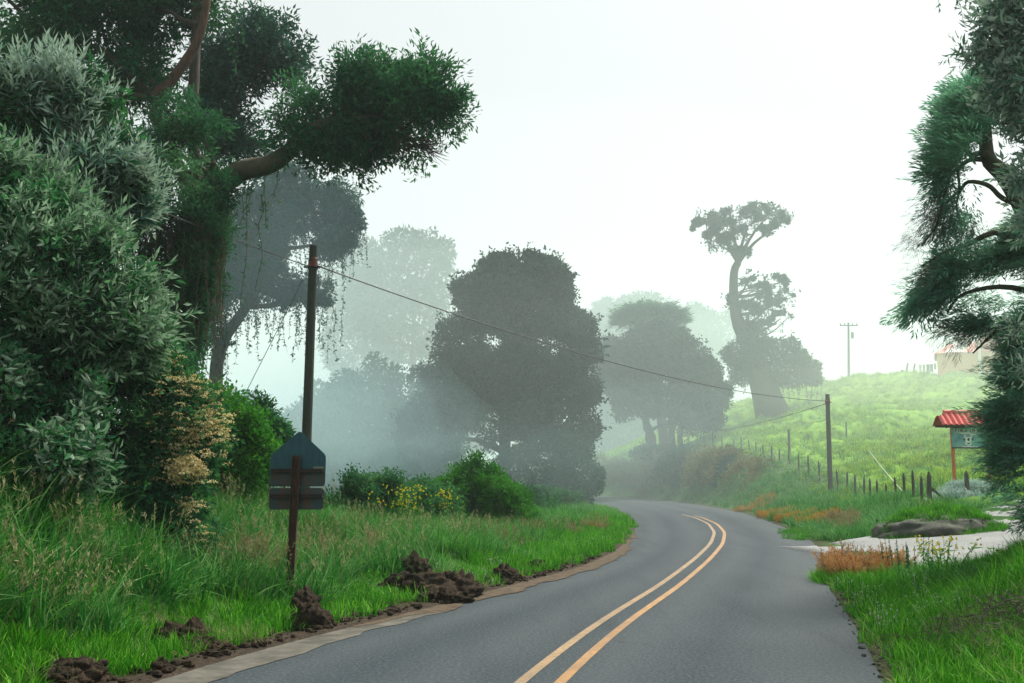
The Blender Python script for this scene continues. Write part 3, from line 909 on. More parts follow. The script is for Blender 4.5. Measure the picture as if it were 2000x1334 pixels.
def strands(gl, gt, tops, lmin, lmax, ll, lw, per=16, sway=0.08, r=0.012, tint=0.4):
    """hanging vines: a thread with leaves along it"""
    for p in tops:
        n = 7
        L_ = lmin + (lmax - lmin) * random.random() ** 1.5
        z = -np.linspace(0, L_, n)
        xy = np.cumsum(rng.normal(size=(n, 2)) * sway * L_ / n * 2, axis=0)
        P = np.asarray(p) + np.c_[xy, z]
        tube(gt, P, np.linspace(r, r * 0.5, n), 3, cap=False)
        m = int(per * L_)
        if m:
            u = rng.random(m) * (n - 1.001)
            k = u.astype(int); f = (u - k)[:, None]
            Q = P[k] * (1 - f) + P[k + 1] * f
            A = rand_dirs(m) + np.array([0, 0, -0.8])
            leaves(gl, Q, A, rand_dirs(m), ll * (0.6 + 0.7 * rng.random(m)), lw, np.clip(tint + rng.normal(size=m) * 0.18, 0, 1))

def plain_tree(name, label, cat, foot, L, trunk, r, leafm, barkm, n, ll, lw, k=7, lo=0.22, hi=0.42, group=None, twig=0, hang=0, ragged=0, **kw):
    t = thing(name, label, cat, foot, group)
    S2 = sublumps(L, k, lo, hi)
    gb = Geo()
    T = spline(trunk, 14)
    tube(gb, T, np.linspace(r, r * 0.45, 14) * (1 + 0.1 * rng.normal(size=14)), 9)
    gt = Geo()
    limbs(gt, T[5:], L, r * 0.42, r * 0.08)
    gl = Geo()
    P, N = leafy(gl, S2, n, ll, lw, **kw)
    if ragged:
        pr = [twig_sprig(9, 3.0 * ll, 1.0 * ll, 0.5 * ll, 0.8) for _ in range(4)]
        sprig_cloud(gl, S2, ragged, pr, (0.5, 1.1), 0.2, 0.9, 0.2, kw.get('base', 0.5), 0.42, carve=kw.get('carve'))
    if twig:
        twigs(gt, P, N, twig, ll * 3.0, max(0.008, ll * 0.06))
    if hang:
        low = P[(N[:, 2] < 0.0)]
        tops = low[rng.choice(len(low), min(hang, len(low)), replace=False)]
        strands(gl, gt, tops, ll * 3, ll * 14, ll, lw, per=5 / ll * 0.9, r=ll * 0.08)
    gb.build('trunk', M[barkm], t, smooth=True)
    gt.build('branches', M[barkm], t, smooth=True, kind='stuff')
    gl.build('crown', M[leafm], t, kind='stuff')
    return t

def gz(x, y):
    return float(ground_z(np.array([x]), np.array([y]), False)[0])

# --- the rounded dark tree inside the bend (73 m)
Yb = 74
Lr = [lump(990, 600, Yb, 108, 95), lump(1040, 600, Yb, 85, 90), lump(945, 575, Yb, 62, 56), lump(1060, 700, Yb, 108, 110), lump(940, 700, Yb, 110, 105), lump(870, 790, Yb - 2, 72, 95), lump(1110, 740, Yb, 62, 90),
      lump(1010, 800, Yb - 1, 110, 100), lump(1110, 830, Yb, 58, 80), lump(835, 860, Yb - 3, 55, 85), lump(1020, 525, Yb, 62, 38), lump(975, 518, Yb, 38, 24), lump(1085, 560, Yb, 40, 40), lump(1120, 640, Yb, 40, 44)]
for l in Lr: l[3:] *= 0.9
b0 = at(985, 985, Yb); b0[2] = gz(b0[0], b0[1])
plain_tree('round_tree', 'huge rounded grey-brown tree standing on the inside of the road bend in the smoke', 'tree', b0, Lr,
           [b0, at(985, 900, Yb), at(990, 780, Yb), at(1000, 600, Yb)], 0.55, 'brown_tree', 'bark', 120000, 0.3, 0.15, k=22, lo=0.12, hi=0.4, twig=420, base=0.45, spread=0.42, shell=0.6, zlo=-0.9, carve=(0.55, -0.36), inside=0.6, ragged=1500)
# dark bush at its foot by the road
Lf = [lump(1080, 905, 70, 75, 62), lump(1130, 930, 69, 42, 55), lump(1020, 925, 71, 62, 55), lump(1100, 965, 68, 55, 30)]
b1 = at(1090, 985, 69); b1[2] = gz(b1[0], b1[1])
plain_tree('shrub', 'large dark blue-green bush at the roadside under the huge rounded tree', 'bush', b1, Lf, [b1, at(1090, 940, 69), at(1090, 905, 70)], 0.16, 'blue_tree', 'bark', 26000, 0.2, 0.1, k=10, twig=120, base=0.4)
# trailing left shoulder of the same grove
Lg = [lump(850, 900, 78, 55, 60), lump(800, 880, 80, 50, 70), lump(790, 940, 79, 60, 45), lump(880, 940, 77, 40, 40)]
b2 = at(830, 985, 79); b2[2] = gz(b2[0], b2[1])
plain_tree('shrub', 'low leafy tree mass trailing left of the huge rounded tree behind the smoke', 'bush', b2, Lg, [b2, at(830, 930, 79), at(830, 890, 79)], 0.2, 'far_tree', 'bark', 15000, 0.26, 0.13, k=8)

# --- tree with several bare trunks beyond the bend (104 m)
Yt = 104
Lt = [lump(1270, 690, Yt, 75, 55), lump(1340, 715, Yt, 62, 62), lump(1225, 740, Yt, 55, 60), lump(1300, 770, Yt, 100, 62), lump(1385, 770, Yt, 42, 52), lump(1245, 800, Yt, 55, 42), lump(1340, 820, Yt, 72, 38), lump(1190, 720, Yt + 4, 40, 60), lump(1290, 655, Yt, 50, 26)]
for l in Lt: l[3:] *= 0.88
b3 = at(1278, 890, Yt); b3[2] = gz(b3[0], b3[1]) - 0.1
t3 = plain_tree('broad_tree', 'broad dome-crowned tree on bare trunks above the hedge bank beyond the bend', 'tree', b3, Lt,
                [b3, at(1270, 850, Yt), at(1262, 810, Yt), at(1290, 720, Yt)], 0.6, 'brown_tree', 'bark', 60000, 0.36, 0.18, k=18, lo=0.14, hi=0.42, twig=260, base=0.4, spread=0.4, shell=0.6, carve=(0.45, -0.34), inside=0.6, ragged=700)
gb = Geo()
for px, top, rr in ((1315, 1312, 0.4), (1331, 1338, 0.33)):
    bb = at(px, 884, Yt + 1); bb[2] = gz(bb[0], bb[1]) - 0.1
    tube(gb := Geo(), spline([bb, at(px - 3, 850, Yt + 1), at(top, 800, Yt + 1), at(top + 5, 760, Yt + 1)], 8), np.linspace(rr, rr * 0.6, 8), 8)
    gb.build('trunk', M['bark'], t3, smooth=True)
# --- flat-topped conifer behind it
Yf = 112
b4 = at(1300, 880, Yf); b4[2] = gz(b4[0], b4[1]) - 0.1
t4 = thing('flat_topped_tree', 'conifer with a flat umbrella top poking up behind the dome-crowned tree', 'tree', b4)
gb = Geo(); T = spline([b4, at(1285, 760, Yf), at(1275, 660, Yf), at(1272, 618, Yf)], 10)
tube(gb, T, np.linspace(0.6, 0.2, 10), 8)
fan = fan_sprig(26, 2.6, 0.6, 0.14)
gl = Geo()
P = []; D = []
for k in range(720):
    a = rng.random() * 2 * math.pi; rr = math.sqrt(rng.random())
    P.append(at(1268, 600, Yf) + np.array([math.cos(a) * rr * 2.9, math.sin(a) * rr * 2.9, 0.25 - 1.15 * rr ** 1.5 + 0.25 * rng.normal() - (0.7 if rng.random() < 0.3 else 0)]))
    D.append([math.cos(a), math.sin(a), -0.12 + 0.15 * rng.normal()])
g4 = Geo()
for k in range(14):
    a = k * 2.4; tube(g4, [T[-2], T[-2] + np.array([math.cos(a) * 1.6, math.sin(a) * 1.6, 0.5]), T[-2] + np.array([math.cos(a) * 3.6, math.sin(a) * 3.6, 0.1])], [0.12, 0.08, 0.03], 4)
sprays(gl, fan, P, D, 0.8, 0.4)
g4.build('branches', M['bark'], t4, kind='stuff'); gb.build('trunk', M['bark'], t4, smooth=True); gl.build('crown', M['dark_tree'], t4, kind='stuff')

# --- leaning tree with two crowns and an ivy-hung base on the pasture
Yl = 113
b5 = at(1510, 808, Yl); b5[2] = gz(b5[0], b5[1]) - 0.3
t5 = thing('leaning_tree', 'tall leaning tree with two tufted crowns and a thick bare foot on the pasture', 'tree', b5)
gb = Geo()
Tl = spline([b5, at(1488, 745, Yl), at(1465, 680, Yl), at(1440, 625, Yl), at(1433, 575, Yl), at(1434, 530, Yl), at(1442, 512, Yl)], 18)
tube(gb, Tl, np.array([2.0, 1.75, 1.55, 1.4, 1.3, 1.15, 1.0, 0.85, 0.75, 0.65, 0.6, 0.55, 0.5, 0.48, 0.46, 0.44, 0.42, 0.4]), 11)
gb.build('trunk', M['bark'], t5, smooth=True); gb = Geo()
Lc = [lump(1380, 428, Yl, 24, 18), lump(1405, 445, Yl, 30, 26), lump(1450, 420, Yl, 36, 17), lump(1490, 415, Yl, 34, 16), lump(1525, 428, Yl, 18, 16), lump(1400, 478, Yl, 22, 14), lump(1435, 470, Yl, 30, 24), lump(1470, 445, Yl, 26, 20), lump(1450, 495, Yl, 16, 12), lump(1505, 450, Yl, 16, 16), lump(1365, 440, Yl, 14, 14)]
Lm = [lump(1462, 548, Yl, 17, 14), lump(1485, 570, Yl, 24, 20), lump(1520, 552, Yl, 22, 18), lump(1535, 582, Yl, 18, 16), lump(1500, 600, Yl, 26, 20), lump(1465, 610, Yl, 26, 22), lump(1525, 622, Yl, 20, 12), lump(1485, 640, Yl, 34, 18), lump(1535, 655, Yl, 12, 12), lump(1430, 590, Yl, 8, 20)]
Lb = [lump(1460, 685, Yl, 42, 32), lump(1510, 700, Yl, 60, 40), lump(1555, 722, Yl, 42, 28), lump(1435, 700, Yl, 20, 24), lump(1585, 742, Yl, 20, 12), lump(1540, 742, Yl, 46, 16), lump(1450, 735, Yl, 24, 18)]
top = Tl[-1]
fork = [(1395, 455), (1425, 430), (1462, 440), (1495, 425), (1520, 440), (1405, 480), (1380, 432)]
for fx, fy in fork:
    e = at(fx, fy, Yl + rng.normal())
    tube(gb, spline([top, top * 0.6 + e * 0.4 + np.array([0, 0, 0.5]), e], 7), np.linspace(0.3, 0.07, 7), 6)
for l in Lm:
    e = l[:3]; p = Tl[np.abs(Tl[:, 2] - e[2] + 1.5).argmin()]
    tube(gb, spline([p, p * 0.5 + e * 0.5 - np.array([0, 0, 0.5]), e], 6), np.linspace(0.24, 0.06, 6), 5)
tube(gb, spline([at(1500, 600, Yl), at(1497, 575, Yl), at(1493, 548, Yl), at(1498, 540, Yl)], 6), np.linspace(0.2, 0.1, 6), 5)
gl = Geo()
spl = [twig_sprig(10, 1.0, 0.42, 0.19, 0.9) for _ in range(4)]
leafy(gl, [np.r_[l[:3], l[3:] * 0.85] for l in sublumps(Lc, 9, 0.2, 0.42, keep=False)], 8500, 0.34, 0.16, shell=0.9, base=0.4, spread=0.3, carve=(0.8, -0.15))
P, N = canopy(gb, gl, np.concatenate([Tl[-2:], [at(x, y, Yl) for x, y in fork]]), [np.r_[l[:3], l[3:] * 0.95] for l in Lc], 150, 22, spl, 2, (0.5, 1.0), 0.08, 0.03, base=0.42, droop=0.0, carve=(0.5, -0.05))
leafy(gl, [np.r_[l[:3], l[3:] * 0.85] for l in sublumps(Lm, 8, 0.2, 0.42, keep=False)], 6500, 0.34, 0.16, shell=0.9, base=0.4, spread=0.3, carve=(0.8, -0.1))
P2, N2 = canopy(gb, gl, Tl[6:13], [np.r_[l[:3], l[3:] * 0.9] for l in Lm], 90, 14, spl, 2, (0.5, 1.0), 0.1, 0.03, base=0.42, droop=0.05, carve=(0.5, -0.05))
P3, N3 = leafy(gl, sublumps(Lb, 8, 0.25, 0.45), 17000, 0.34, 0.15, shell=0.6, base=0.45)
low = np.concatenate([P[N[:, 2] < -0.2], P2[N2[:, 2] < -0.2], P3[N3[:, 2] < -0.2]])
strands(gl, gb, low[rng.choice(len(low), 90, replace=False)], 0.5, 3.4, 0.3, 0.13, per=5, r=0.03)
gb.build('branches', M['bark'], t5, smooth=True, kind='stuff'); gl.build('crown', M['far_tree'], t5, kind='stuff')

# --- distant trees lost in the fog
far = [
    ('tall fog-veiled tree whose domed crown rises left of the huge rounded tree', (790, 940), 128, [(815, 505, 60, 50), (770, 545, 70, 60), (845, 560, 55, 60), (800, 640, 90, 80), (740, 600, 60, 80), (790, 470, 38, 20), (860, 490, 30, 22)], 0.5),
    ('pale fog-veiled tree standing just right of the wooden pole', (700, 940), 140, [(715, 520, 46, 42), (690, 580, 60, 70), (735, 600, 50, 70), (700, 680, 70, 80)], 0.42),
    ('misty leafy tree low in the gap between pole and rounded tree', (735, 960), 100, [(735, 770, 60, 60), (690, 830, 80, 80), (770, 850, 60, 70), (700, 900, 90, 60), (800, 880, 60, 60), (740, 940, 90, 40)], 0.3),
    ('misty rounded tree half hidden behind the wooden pole', (640, 960), 112, [(650, 800, 50, 50), (600, 850, 70, 60), (660, 890, 80, 60), (560, 900, 70, 60), (620, 940, 90, 40)], 0.3),
    ('faint tree far left behind the hanging vines', (470, 950), 125, [(450, 830, 70, 60), (400, 850, 70, 70), (510, 870, 60, 60), (480, 910, 90, 50), (560, 920, 60, 40)], 0.3),
    ('faint double-crowned tree on the skyline above the dome-crowned tree', (1215, 800), 175, [(1190, 615, 30, 24), (1165, 640, 26, 30), (1250, 590, 34, 20), (1260, 620, 28, 20), (1215, 600, 16, 16), (1200, 660, 50, 30)], 0.45),
    ('faintest tree on the skyline behind the leaning tree', (1370, 800), 200, [(1360, 625, 38, 26), (1330, 650, 40, 34), (1400, 650, 40, 40), (1360, 690, 60, 40)], 0.5),
    ('faint tree peeping out right of the huge rounded tree', (1150, 850), 160, [(1150, 640, 24, 26), (1140, 690, 40, 50), (1170, 700, 30, 50)], 0.42),
    ('fog-veiled tree filling the gap left of the bare trunks', (1190, 880), 135, [(1190, 770, 40, 50), (1160, 820, 40, 50), (1215, 830, 40, 40), (1180, 870, 60, 30)], 0.42),
    ('fog-veiled thicket behind the bare trunks beyond the bend', (1260, 880), 142, [(1260, 800, 60, 60), (1230, 850, 60, 40), (1300, 840, 50, 30)], 0.42),
    ('fog-veiled tree closing the gap under the rounded tree', (930, 950), 150, [(930, 800, 60, 50), (900, 850, 60, 50)], 0.5),
]
for lab, bp, Yd, ls, ll in far:
    Yd *= 0.86 if lab.startswith(('misty', 'faint tree far left')) else 1.38
    L = [lump(x, y, Yd + rng.normal() * 1.5, a, c_) for x, y, a, c_ in ls]
    bb = at(bp[0], bp[1], Yd); bb[2] = gz(bb[0], bb[1]) - 0.2
    plain_tree('fog_tree', lab, 'tree', bb, L, [bb, (bb + L[0][:3]) / 2 + np.array([0.3, 0, 0]), (bb * 0.3 + L[0][:3] * 0.7), L[0][:3]], 0.6, 'far_tree', 'bark', 12000, ll * 1.7, ll * 0.85, k=14, lo=0.18, hi=0.5, group='trees fading into the fog', spread=0.25, shell=0.6)

# --- tree hung with vines behind the pole (40 m)
Yw = 40
Lw = [lump(600, 350, Yw, 70, 40), lump(660, 390, Yw, 50, 50), lump(560, 430, Yw, 60, 70), lump(640, 470, Yw, 55, 40), lump(500, 520, Yw, 60, 60), lump(570, 560, Yw, 60, 50), lump(440, 560, Yw, 60, 60), lump(620, 580, Yw, 40, 34), lump(420, 640, Yw, 45, 40), lump(520, 400, Yw, 60, 60), lump(690, 430, Yw, 24, 28), lump(440, 450, Yw, 60, 60)]
b6 = at(425, 930, Yw); b6[2] = gz(b6[0], b6[1]) - 0.1
t6 = thing('weeping_tree', 'blue-green weeping tree with trailing strands behind the wooden pole', 'tree', b6)
gb = Geo(); T = spline([b6, at(420, 800, Yw), at(430, 680, Yw), at(480, 600, Yw), at(540, 480, Yw), at(600, 380, Yw)], 16)
tube(gb, T, np.linspace(0.35, 0.1, 16), 8)
gb.build('trunk', M['bark'], t6, smooth=True); gb = Geo()
limbs(gb, T[5:], Lw, 0.12, 0.03)
gl = Geo()
P, N = leafy(gl, sublumps(Lw, 9, 0.18, 0.42), 56000, 0.17, 0.07, shell=0.8, spread=0.34, carve=(0.8, -0.22), droop=0.25, up=-0.1, base=0.4)
tops = P[(N[:, 2] < 0.1)]
strands(gl, gb, tops[rng.choice(len(tops), 560, replace=False)], 0.4, 2.6, 0.13, 0.055, per=18, r=0.008)
for px, py in ((655, 600), (640, 590), (620, 610), (690, 500), (672, 585), (600, 620), (440, 660), (460, 640), (500, 600)):
    strands(gl, gb, [at(px, py, Yw)], 0.8, 2.6, 0.13, 0.055, per=22, r=0.01)
gb.build('branches', M['bark'], t6, smooth=True, kind='stuff'); gl.build('crown', M['blue_tree'], t6, kind='stuff')

# --- the big tree on the left with the limb over the road (21 m)
Yk = 21
b7 = at(318, 880, Yk); b7[2] = gz(b7[0], b7[1]) - 0.1
t7 = thing('big_tree', 'big dark tree reaching a long leafy limb out over the verge at upper left', 'tree', b7)
gb = Geo()
trunk = spline([b7, at(318, 700, Yk + .8), at(340, 540, Yk + .6), at(400, 398, Yk + .2), at(466, 337, Yk - .3), at(525, 322, Yk - .6), at(565, 295, Yk - .8), at(595, 262, Yk - 1), at(640, 240, Yk - 1.2), at(720, 230, Yk - 1.3), at(800, 215, Yk - 1.3)], 34)
tube(gb, trunk, np.r_[np.linspace(0.3, 0.23, 10), np.linspace(0.25, 0.16, 12), np.linspace(0.15, 0.04, 12)], 10)
gb.build('trunk', M['moss_bark'], t7, smooth=True)
g2 = Geo(); up = spline([at(412, 450, Yk + .4), at(300, 220, Yk + .5), at(330, 165, Yk + .5), at(372, 105, Yk + .5), at(396, 50, Yk + .5), at(412, -60, Yk + .5)], 16)
tube(g2, up, np.linspace(0.15, 0.08, 16), 8); g2.build('limb', M['red_bark'], t7, smooth=True)
g2 = Geo(); up2 = spline([at(392, 420, Yk + 1), at(376, 250, Yk + 1), at(380, 140, Yk + 1), at(386, 0, Yk + 1), at(390, -80, Yk + 1)], 12)
tube(g2, up2, np.linspace(0.15, 0.09, 12), 7); g2.build('limb', M['bark'], t7, smooth=True)
La = [lump(620, 215, Yk - 1, 68, 62), lump(700, 165, Yk - 1, 62, 52), lump(690, 245, Yk - 1, 76, 58), lump(770, 205, Yk - 1.2, 72, 66), lump(835, 165, Yk - 1.2, 46, 44), lump(850, 215, Yk - 1.2, 44, 38), lump(790, 280, Yk - 1.2, 60, 42), lump(560, 235, Yk - 1, 44, 42), lump(672, 130, Yk - 1, 30, 26), lump(722, 300, Yk - 1.2, 56, 32), lump(885, 205, Yk - 1.3, 26, 14), lump(640, 285, Yk - 1, 40, 26)]
Lh = [lump(330, 260, Yk, 75, 85), lump(350, 360, Yk - .5, 75, 90), lump(300, 430, Yk - .5, 80, 90), lump(380, 300, Yk - .5, 42, 60), lump(350, 480, Yk, 60, 80), lump(310, 560, Yk, 55, 90), lump(395, 430, Yk - .8, 46, 80), lump(360, 330, Yk - 1.0, 70, 110), lump(330, 450, Yk - 1.2, 70, 90), lump(425, 375, Yk - .9, 32, 36), lump(400, 270, Yk - .8, 40, 50), lump(370, 560, Yk - .5, 45, 80), lump(350, 660, Yk - .5, 40, 70)]
Lu = [lump(-30, -10, Yk + 1.2, 110, 80), lump(60, 110, Yk + 1.4, 90, 70), lump(70, 30, Yk + 1, 130, 80), lump(200, 60, Yk + 1, 110, 90), lump(300, 20, Yk + 1, 90, 60), lump(270, 130, Yk + 1, 90, 70), lump(-80, 60, Yk + 1, 120, 110), lump(390, 10, Yk + 1.5, 50, 34), lump(140, -80, Yk + 1, 220, 90), lump(330, -70, Yk + 1, 110, 60), lump(130, 160, Yk + 1.5, 110, 80)]
gb = Geo()
limbs(gb, trunk[14:], La, 0.075, 0.02)
limbs(gb, trunk[6:13], Lh, 0.08, 0.03)
limbs(gb, up[4:], Lu, 0.08, 0.03)
limbs(gb, trunk[16:], sublumps(La, 3, 0.2, 0.3, keep=False), 0.03, 0.01, sides=4)
# bare twigs at the tip of the limb
for k in range(60):
    p = at(780 + 70 * rng.random(), 260 + 40 * rng.random(), Yk - 1.2)
    e = at(830 + 50 * rng.random(), 265 + 60 * rng.random(), Yk - 1.2 + 0.5 * rng.normal())
    tube(gb, [p, (p + e) / 2 + rng.normal(size=3) * 0.06, e], [0.012, 0.008, 0.003], 3, cap=False)
sp = [twig_sprig(18, 0.56, 0.135, 0.045, 0.75) for _ in range(5)]
gl = Geo(); gv = Geo()
PA, NA = canopy(gb, gl, trunk[17:], La, 560, 34, sp, 4, (0.6, 1.1), 0.035, 0.007, base=0.45, droop=0.12, carve=(1.1, -0.25))
PH, NH = sprig_cloud(gl, sublumps(Lh, 7, 0.2, 0.4), 3000, sp, base=0.46, upw=-0.1, scale=(0.45, 0.9), spread=0.36, carve=(1.2, -0.15))
PU, NU = sprig_cloud(gl, sublumps(Lu, 6, 0.2, 0.42), 2700, sp, base=0.42, upw=-0.1, scale=(0.7, 1.3), spread=0.36, carve=(0.9, -0.1))
low = PA[NA[:, 2] < -0.1]
strands(gl, gv, low[rng.choice(len(low), 110, replace=False)], 0.2, 0.9, 0.1, 0.04, per=26, r=0.006)
low = PH[(NH[:, 2] < 0.2)]
strands(gl, gv, low[rng.choice(len(low), 170, replace=False)], 0.6, 2.6, 0.09, 0.035, per=14, r=0.008, tint=0.25)
# bare brown root-like vines under the crown
for k in range(230):
    p = at(300 + 140 * rng.random(), 420 + 160 * rng.random(), Yk - .5 + rng.normal() * 0.4)
    strands(gl, gv, [p], 0.8, 2.6, 0.07, 0.03, per=5, r=0.009, tint=0.1)
for px, py, l in ((487, 345, 2.6), (520, 340, 1.2), (522, 380, 2.0), (385, 480, 3.3), (452, 350, 1.6), (500, 345, 0.8), (465, 350, 1.9), (478, 350, 1.1), (545, 330, 0.7)):
    strands(gl, gv, [at(px, py, Yk - .4)], l, l + 0.05, 0.1, 0.04, per=20, r=0.012, sway=0.12)
for px, l in ((460, 1.9), (478, 1.2), (512, 0.9), (435, 1.4)):
    strands(gl, gv, [at(px, -20, Yk - .4)], l, l + .05, 0.1, 0.04, per=26, r=0.007)
tube(gv, spline([at(385, 560, Yk - .5), at(380, 640, Yk - .5), at(388, 670, Yk - .5), at(378, 740, Yk - .5), at(384, 800, Yk - .5)], 12), np.linspace(0.035, 0.02, 12), 5)
gb.build('branches', M['bark'], t7, smooth=True, kind='stuff')
gv.build('hanging_vines', M['vine'], t7, kind='stuff')
gl.build('crown', M['dark_tree'], t7, kind='stuff')
gy_ = Geo()
idx = rng.choice(len(PU), 40); leaves(gy_, PU[idx], rand_dirs(40), rand_dirs(40), 0.16, 0.06, rng.random(40))
gy_.build('yellowed_leaves', M['yellow_leaf'], t7, kind='stuff')

# second crown behind the limb, thinner (27 m)
Y2 = 27
L2 = [lump(520, 90, Y2, 60, 50), lump(470, 130, Y2, 60, 50), lump(560, 130, Y2, 36, 40), lump(430, 200, Y2, 50, 40), lump(500, 60, Y2, 40, 30), lump(450, 250, Y2, 50, 30), lump(490, 290, Y2, 40, 36), lump(430, 310, Y2, 40, 30), lump(420, 130, Y2, 40, 60)]
b8 = at(330, 930, Y2); b8[2] = gz(b8[0], b8[1]) - 0.1
t8 = thing('slender_tree', 'thinner grey-green tree showing sky through its twigs behind the long limb', 'tree', b8)
gb = Geo(); T = spline([b8, at(325, 650, Y2), at(350, 460, Y2), at(425, 290, Y2), at(470, 180, Y2), at(520, 100, Y2)], 18)
tube(gb, T, np.linspace(0.25, 0.05, 18), 7)
gb.build('trunk', M['bark'], t8, smooth=True); gb = Geo()
limbs(gb, T[8:], L2, 0.07, 0.02); limbs(gb, T[9:], sublumps(L2, 4, .25, .4, keep=False), 0.03, 0.008, sides=4)
gl = Geo()
P, N = canopy(gb, gl, T[8:], L2, 400, 24, [twig_sprig(14, 0.6, 0.16, 0.05) for _ in range(4)], 4, (0.7, 1.2), 0.03, 0.007, base=0.55)
twigs(gb, P, N, 200, 0.5, 0.006)
gb.build('branches', M['bark'], t8, smooth=True, kind='stuff'); gl.build('crown', M['blue_tree'], t8, kind='stuff')

# ------------------------------------------------------------------ shrubs on the left bank
def shrub(label, L, base, leafm, protos, n, k=7, lo=0.25, hi=0.45, scale=(0.7, 1.3), out=0.7, upw=0.5, basec=0.5, spread=0.22, name='shrub', cat='shrub', inner=0, il=0.1, iw=0.05, group=None, shell=0.45, flowers=None, innerm=None, zlo=-0.6, carve=(1.6, -0.12)):
    b = np.array(base, float)
    t = thing(name, label, cat, b, group)
    S2 = sublumps(L, k, lo, hi, zmin=-0.4)
    gl = Geo()
    P, N = sprig_cloud(gl, S2, n, protos, scale, shell, out, upw, basec, spread, zlo=zlo, carve=carve)
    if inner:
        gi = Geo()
        leafy(gi, [np.r_[l[:3], l[3:] * 0.9] for l in S2], inner, il, iw, base=0.3, shell=0.8)  # darker leaf colour inside paints the shade of the gaps
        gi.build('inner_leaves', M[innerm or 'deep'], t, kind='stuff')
    gb = Geo()
    for l in L:
        e = l[:3]; m_ = b * 0.5 + e * 0.5 + np.array([0, 0, -0.2])
        tube(gb, spline([b + rng.normal(size=3) * np.array([0.15, 0.15, 0]), m_, e], 6), np.linspace(0.045, 0.015, 6), 5)
    gb.build('stem', M['bark'], t, kind='stuff')
    gl.build('leaves', M[leafm], t, kind='stuff')
    if flowers:
        fm, boxes, cnt, fs = flowers
        gf = Geo()
        for (x0, x1, y0, y1, Yc, num) in boxes:
            px, py = pix(P)
            cand = np.where((px > x0) & (px < x1) & (py > y0) & (py < y1) & (N[:, 1] < 0.35))[0]
            if not len(cand): continue
            for j in rng.choice(cand, num):            # heads sit on the outer twigs of that flank
                p = P[j] + unit(N[j] + np.array([0, -0.5, 0.3])) * 0.16 + rng.normal(size=3) * 0.07
                d = rand_dirs(cnt); d[:, 2] = np.abs(d[:, 2]) * 0.6
                leaves(gf, p + d * fs * np.array([1, 1, 0.85]), d + rand_dirs(cnt) * 0.7, rand_dirs(cnt), fs * 0.5, fs * 0.34, np.clip(rng.random(cnt) * 0.7 + 0.3 * rng.random(), 0, 1))
        gf.build('flower_heads', M[fm], t, kind='stuff')
    return t
spi = [spiral_sprig(15, 0.55, 0.2, 0.044, 60) for _ in range(4)] + [spiral_sprig(11, 0.4, 0.17, 0.046, 72) for _ in range(3)]
spb = [spiral_sprig(14, 0.44, 0.15, 0.046, 62) for _ in range(4)] + [twig_sprig(15, 0.42, 0.13, 0.046, 0.9) for _ in range(3)]
spd = [twig_sprig(16, 0.4, 0.11, 0.04, 0.9) for _ in range(5)]
spg = [twig_sprig(16, 0.4, 0.09, 0.045, 0.9) for _ in range(5)]
def gb_(x, y, Y, dz=-0.1):
    p = at(x, y, Y); p[2] = gz(p[0], p[1]) + dz
    return p

LA = [lump(250, 400, 14.4, 50, 70), lump(130, 400, 13.6, 80, 60), lump(50, 215, 14, 115, 90), lump(150, 200, 14, 85, 75), lump(-60, 260, 14, 120, 130), lump(90, 310, 13.8, 125, 80), lump(205, 330, 13.8, 62, 62), lump(215, 250, 14, 45, 45), lump(20, 400, 14, 130, 80), lump(190, 420, 14.2, 60, 60)]
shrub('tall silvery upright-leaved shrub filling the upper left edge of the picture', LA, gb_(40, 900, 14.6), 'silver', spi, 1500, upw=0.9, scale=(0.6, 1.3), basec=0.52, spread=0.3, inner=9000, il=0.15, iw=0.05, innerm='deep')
LB = [lump(0, 350, 12.6, 60, 50), lump(110, 430, 12.6, 60, 50), lump(230, 690, 13.2, 70, 60), lump(100, 700, 12.6, 100, 70), lump(40, 460, 12.2, 130, 110), lump(-40, 420, 12.2, 120, 110), lump(120, 520, 12.4, 120, 100), lump(220, 560, 12.8, 80, 85), lump(40, 600, 12.3, 140, 110), lump(180, 640, 12.8, 110, 80), lump(270, 620, 13.2, 45, 60), lump(-60, 560, 12, 120, 120)]
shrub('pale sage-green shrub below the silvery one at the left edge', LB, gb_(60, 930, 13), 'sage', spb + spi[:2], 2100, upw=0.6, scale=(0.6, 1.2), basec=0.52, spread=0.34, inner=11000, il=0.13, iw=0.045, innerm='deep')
LC = [lump(300, 1050, 13.9, 100, 60), lump(380, 1040, 14, 50, 50), lump(200, 1000, 13.7, 90, 60), lump(250, 760, 14.2, 110, 90), lump(330, 830, 14.2, 80, 90), lump(180, 800, 14, 110, 110), lump(340, 920, 14.1, 72, 80), lump(250, 920, 14.1, 100, 90), lump(300, 1000, 14, 85, 60), lump(170, 720, 14, 110, 70), lump(382, 950, 14, 42, 60), lump(385, 870, 14.1, 36, 50), lump(355, 790, 14.2, 40, 50), lump(290, 720, 14.4, 50, 50), lump(200, 880, 13.8, 110, 80)]
shrub('deep green shrub with a right flank of creamy yellow flower heads', LC, gb_(270, 1040, 14.4), 'deep', spd + spb[:2], 2600, upw=0.3, scale=(0.6, 1.2), basec=0.45, spread=0.32, inner=13000, il=0.1, iw=0.035,
      flowers=('cream_flower', [(340, 415, 750, 860, 13.5, 230), (350, 450, 830, 940, 13.3, 300), (350, 440, 920, 1010, 13.2, 150), (290, 360, 700, 790, 13.8, 60), (380, 445, 990, 1050, 13.3, 24), (270, 360, 780, 960, 13.2, 60)], 22, 0.055))
LD = [lump(60, 930, 11.5, 90, 60), lump(130, 900, 11.9, 50, 60), lump(110, 800, 12, 60, 60), lump(30, 800, 11.8, 110, 75), lump(-40, 860, 11.6, 110, 90), lump(85, 860, 11.8, 60, 65), lump(20, 910, 11.5, 110, 60)]
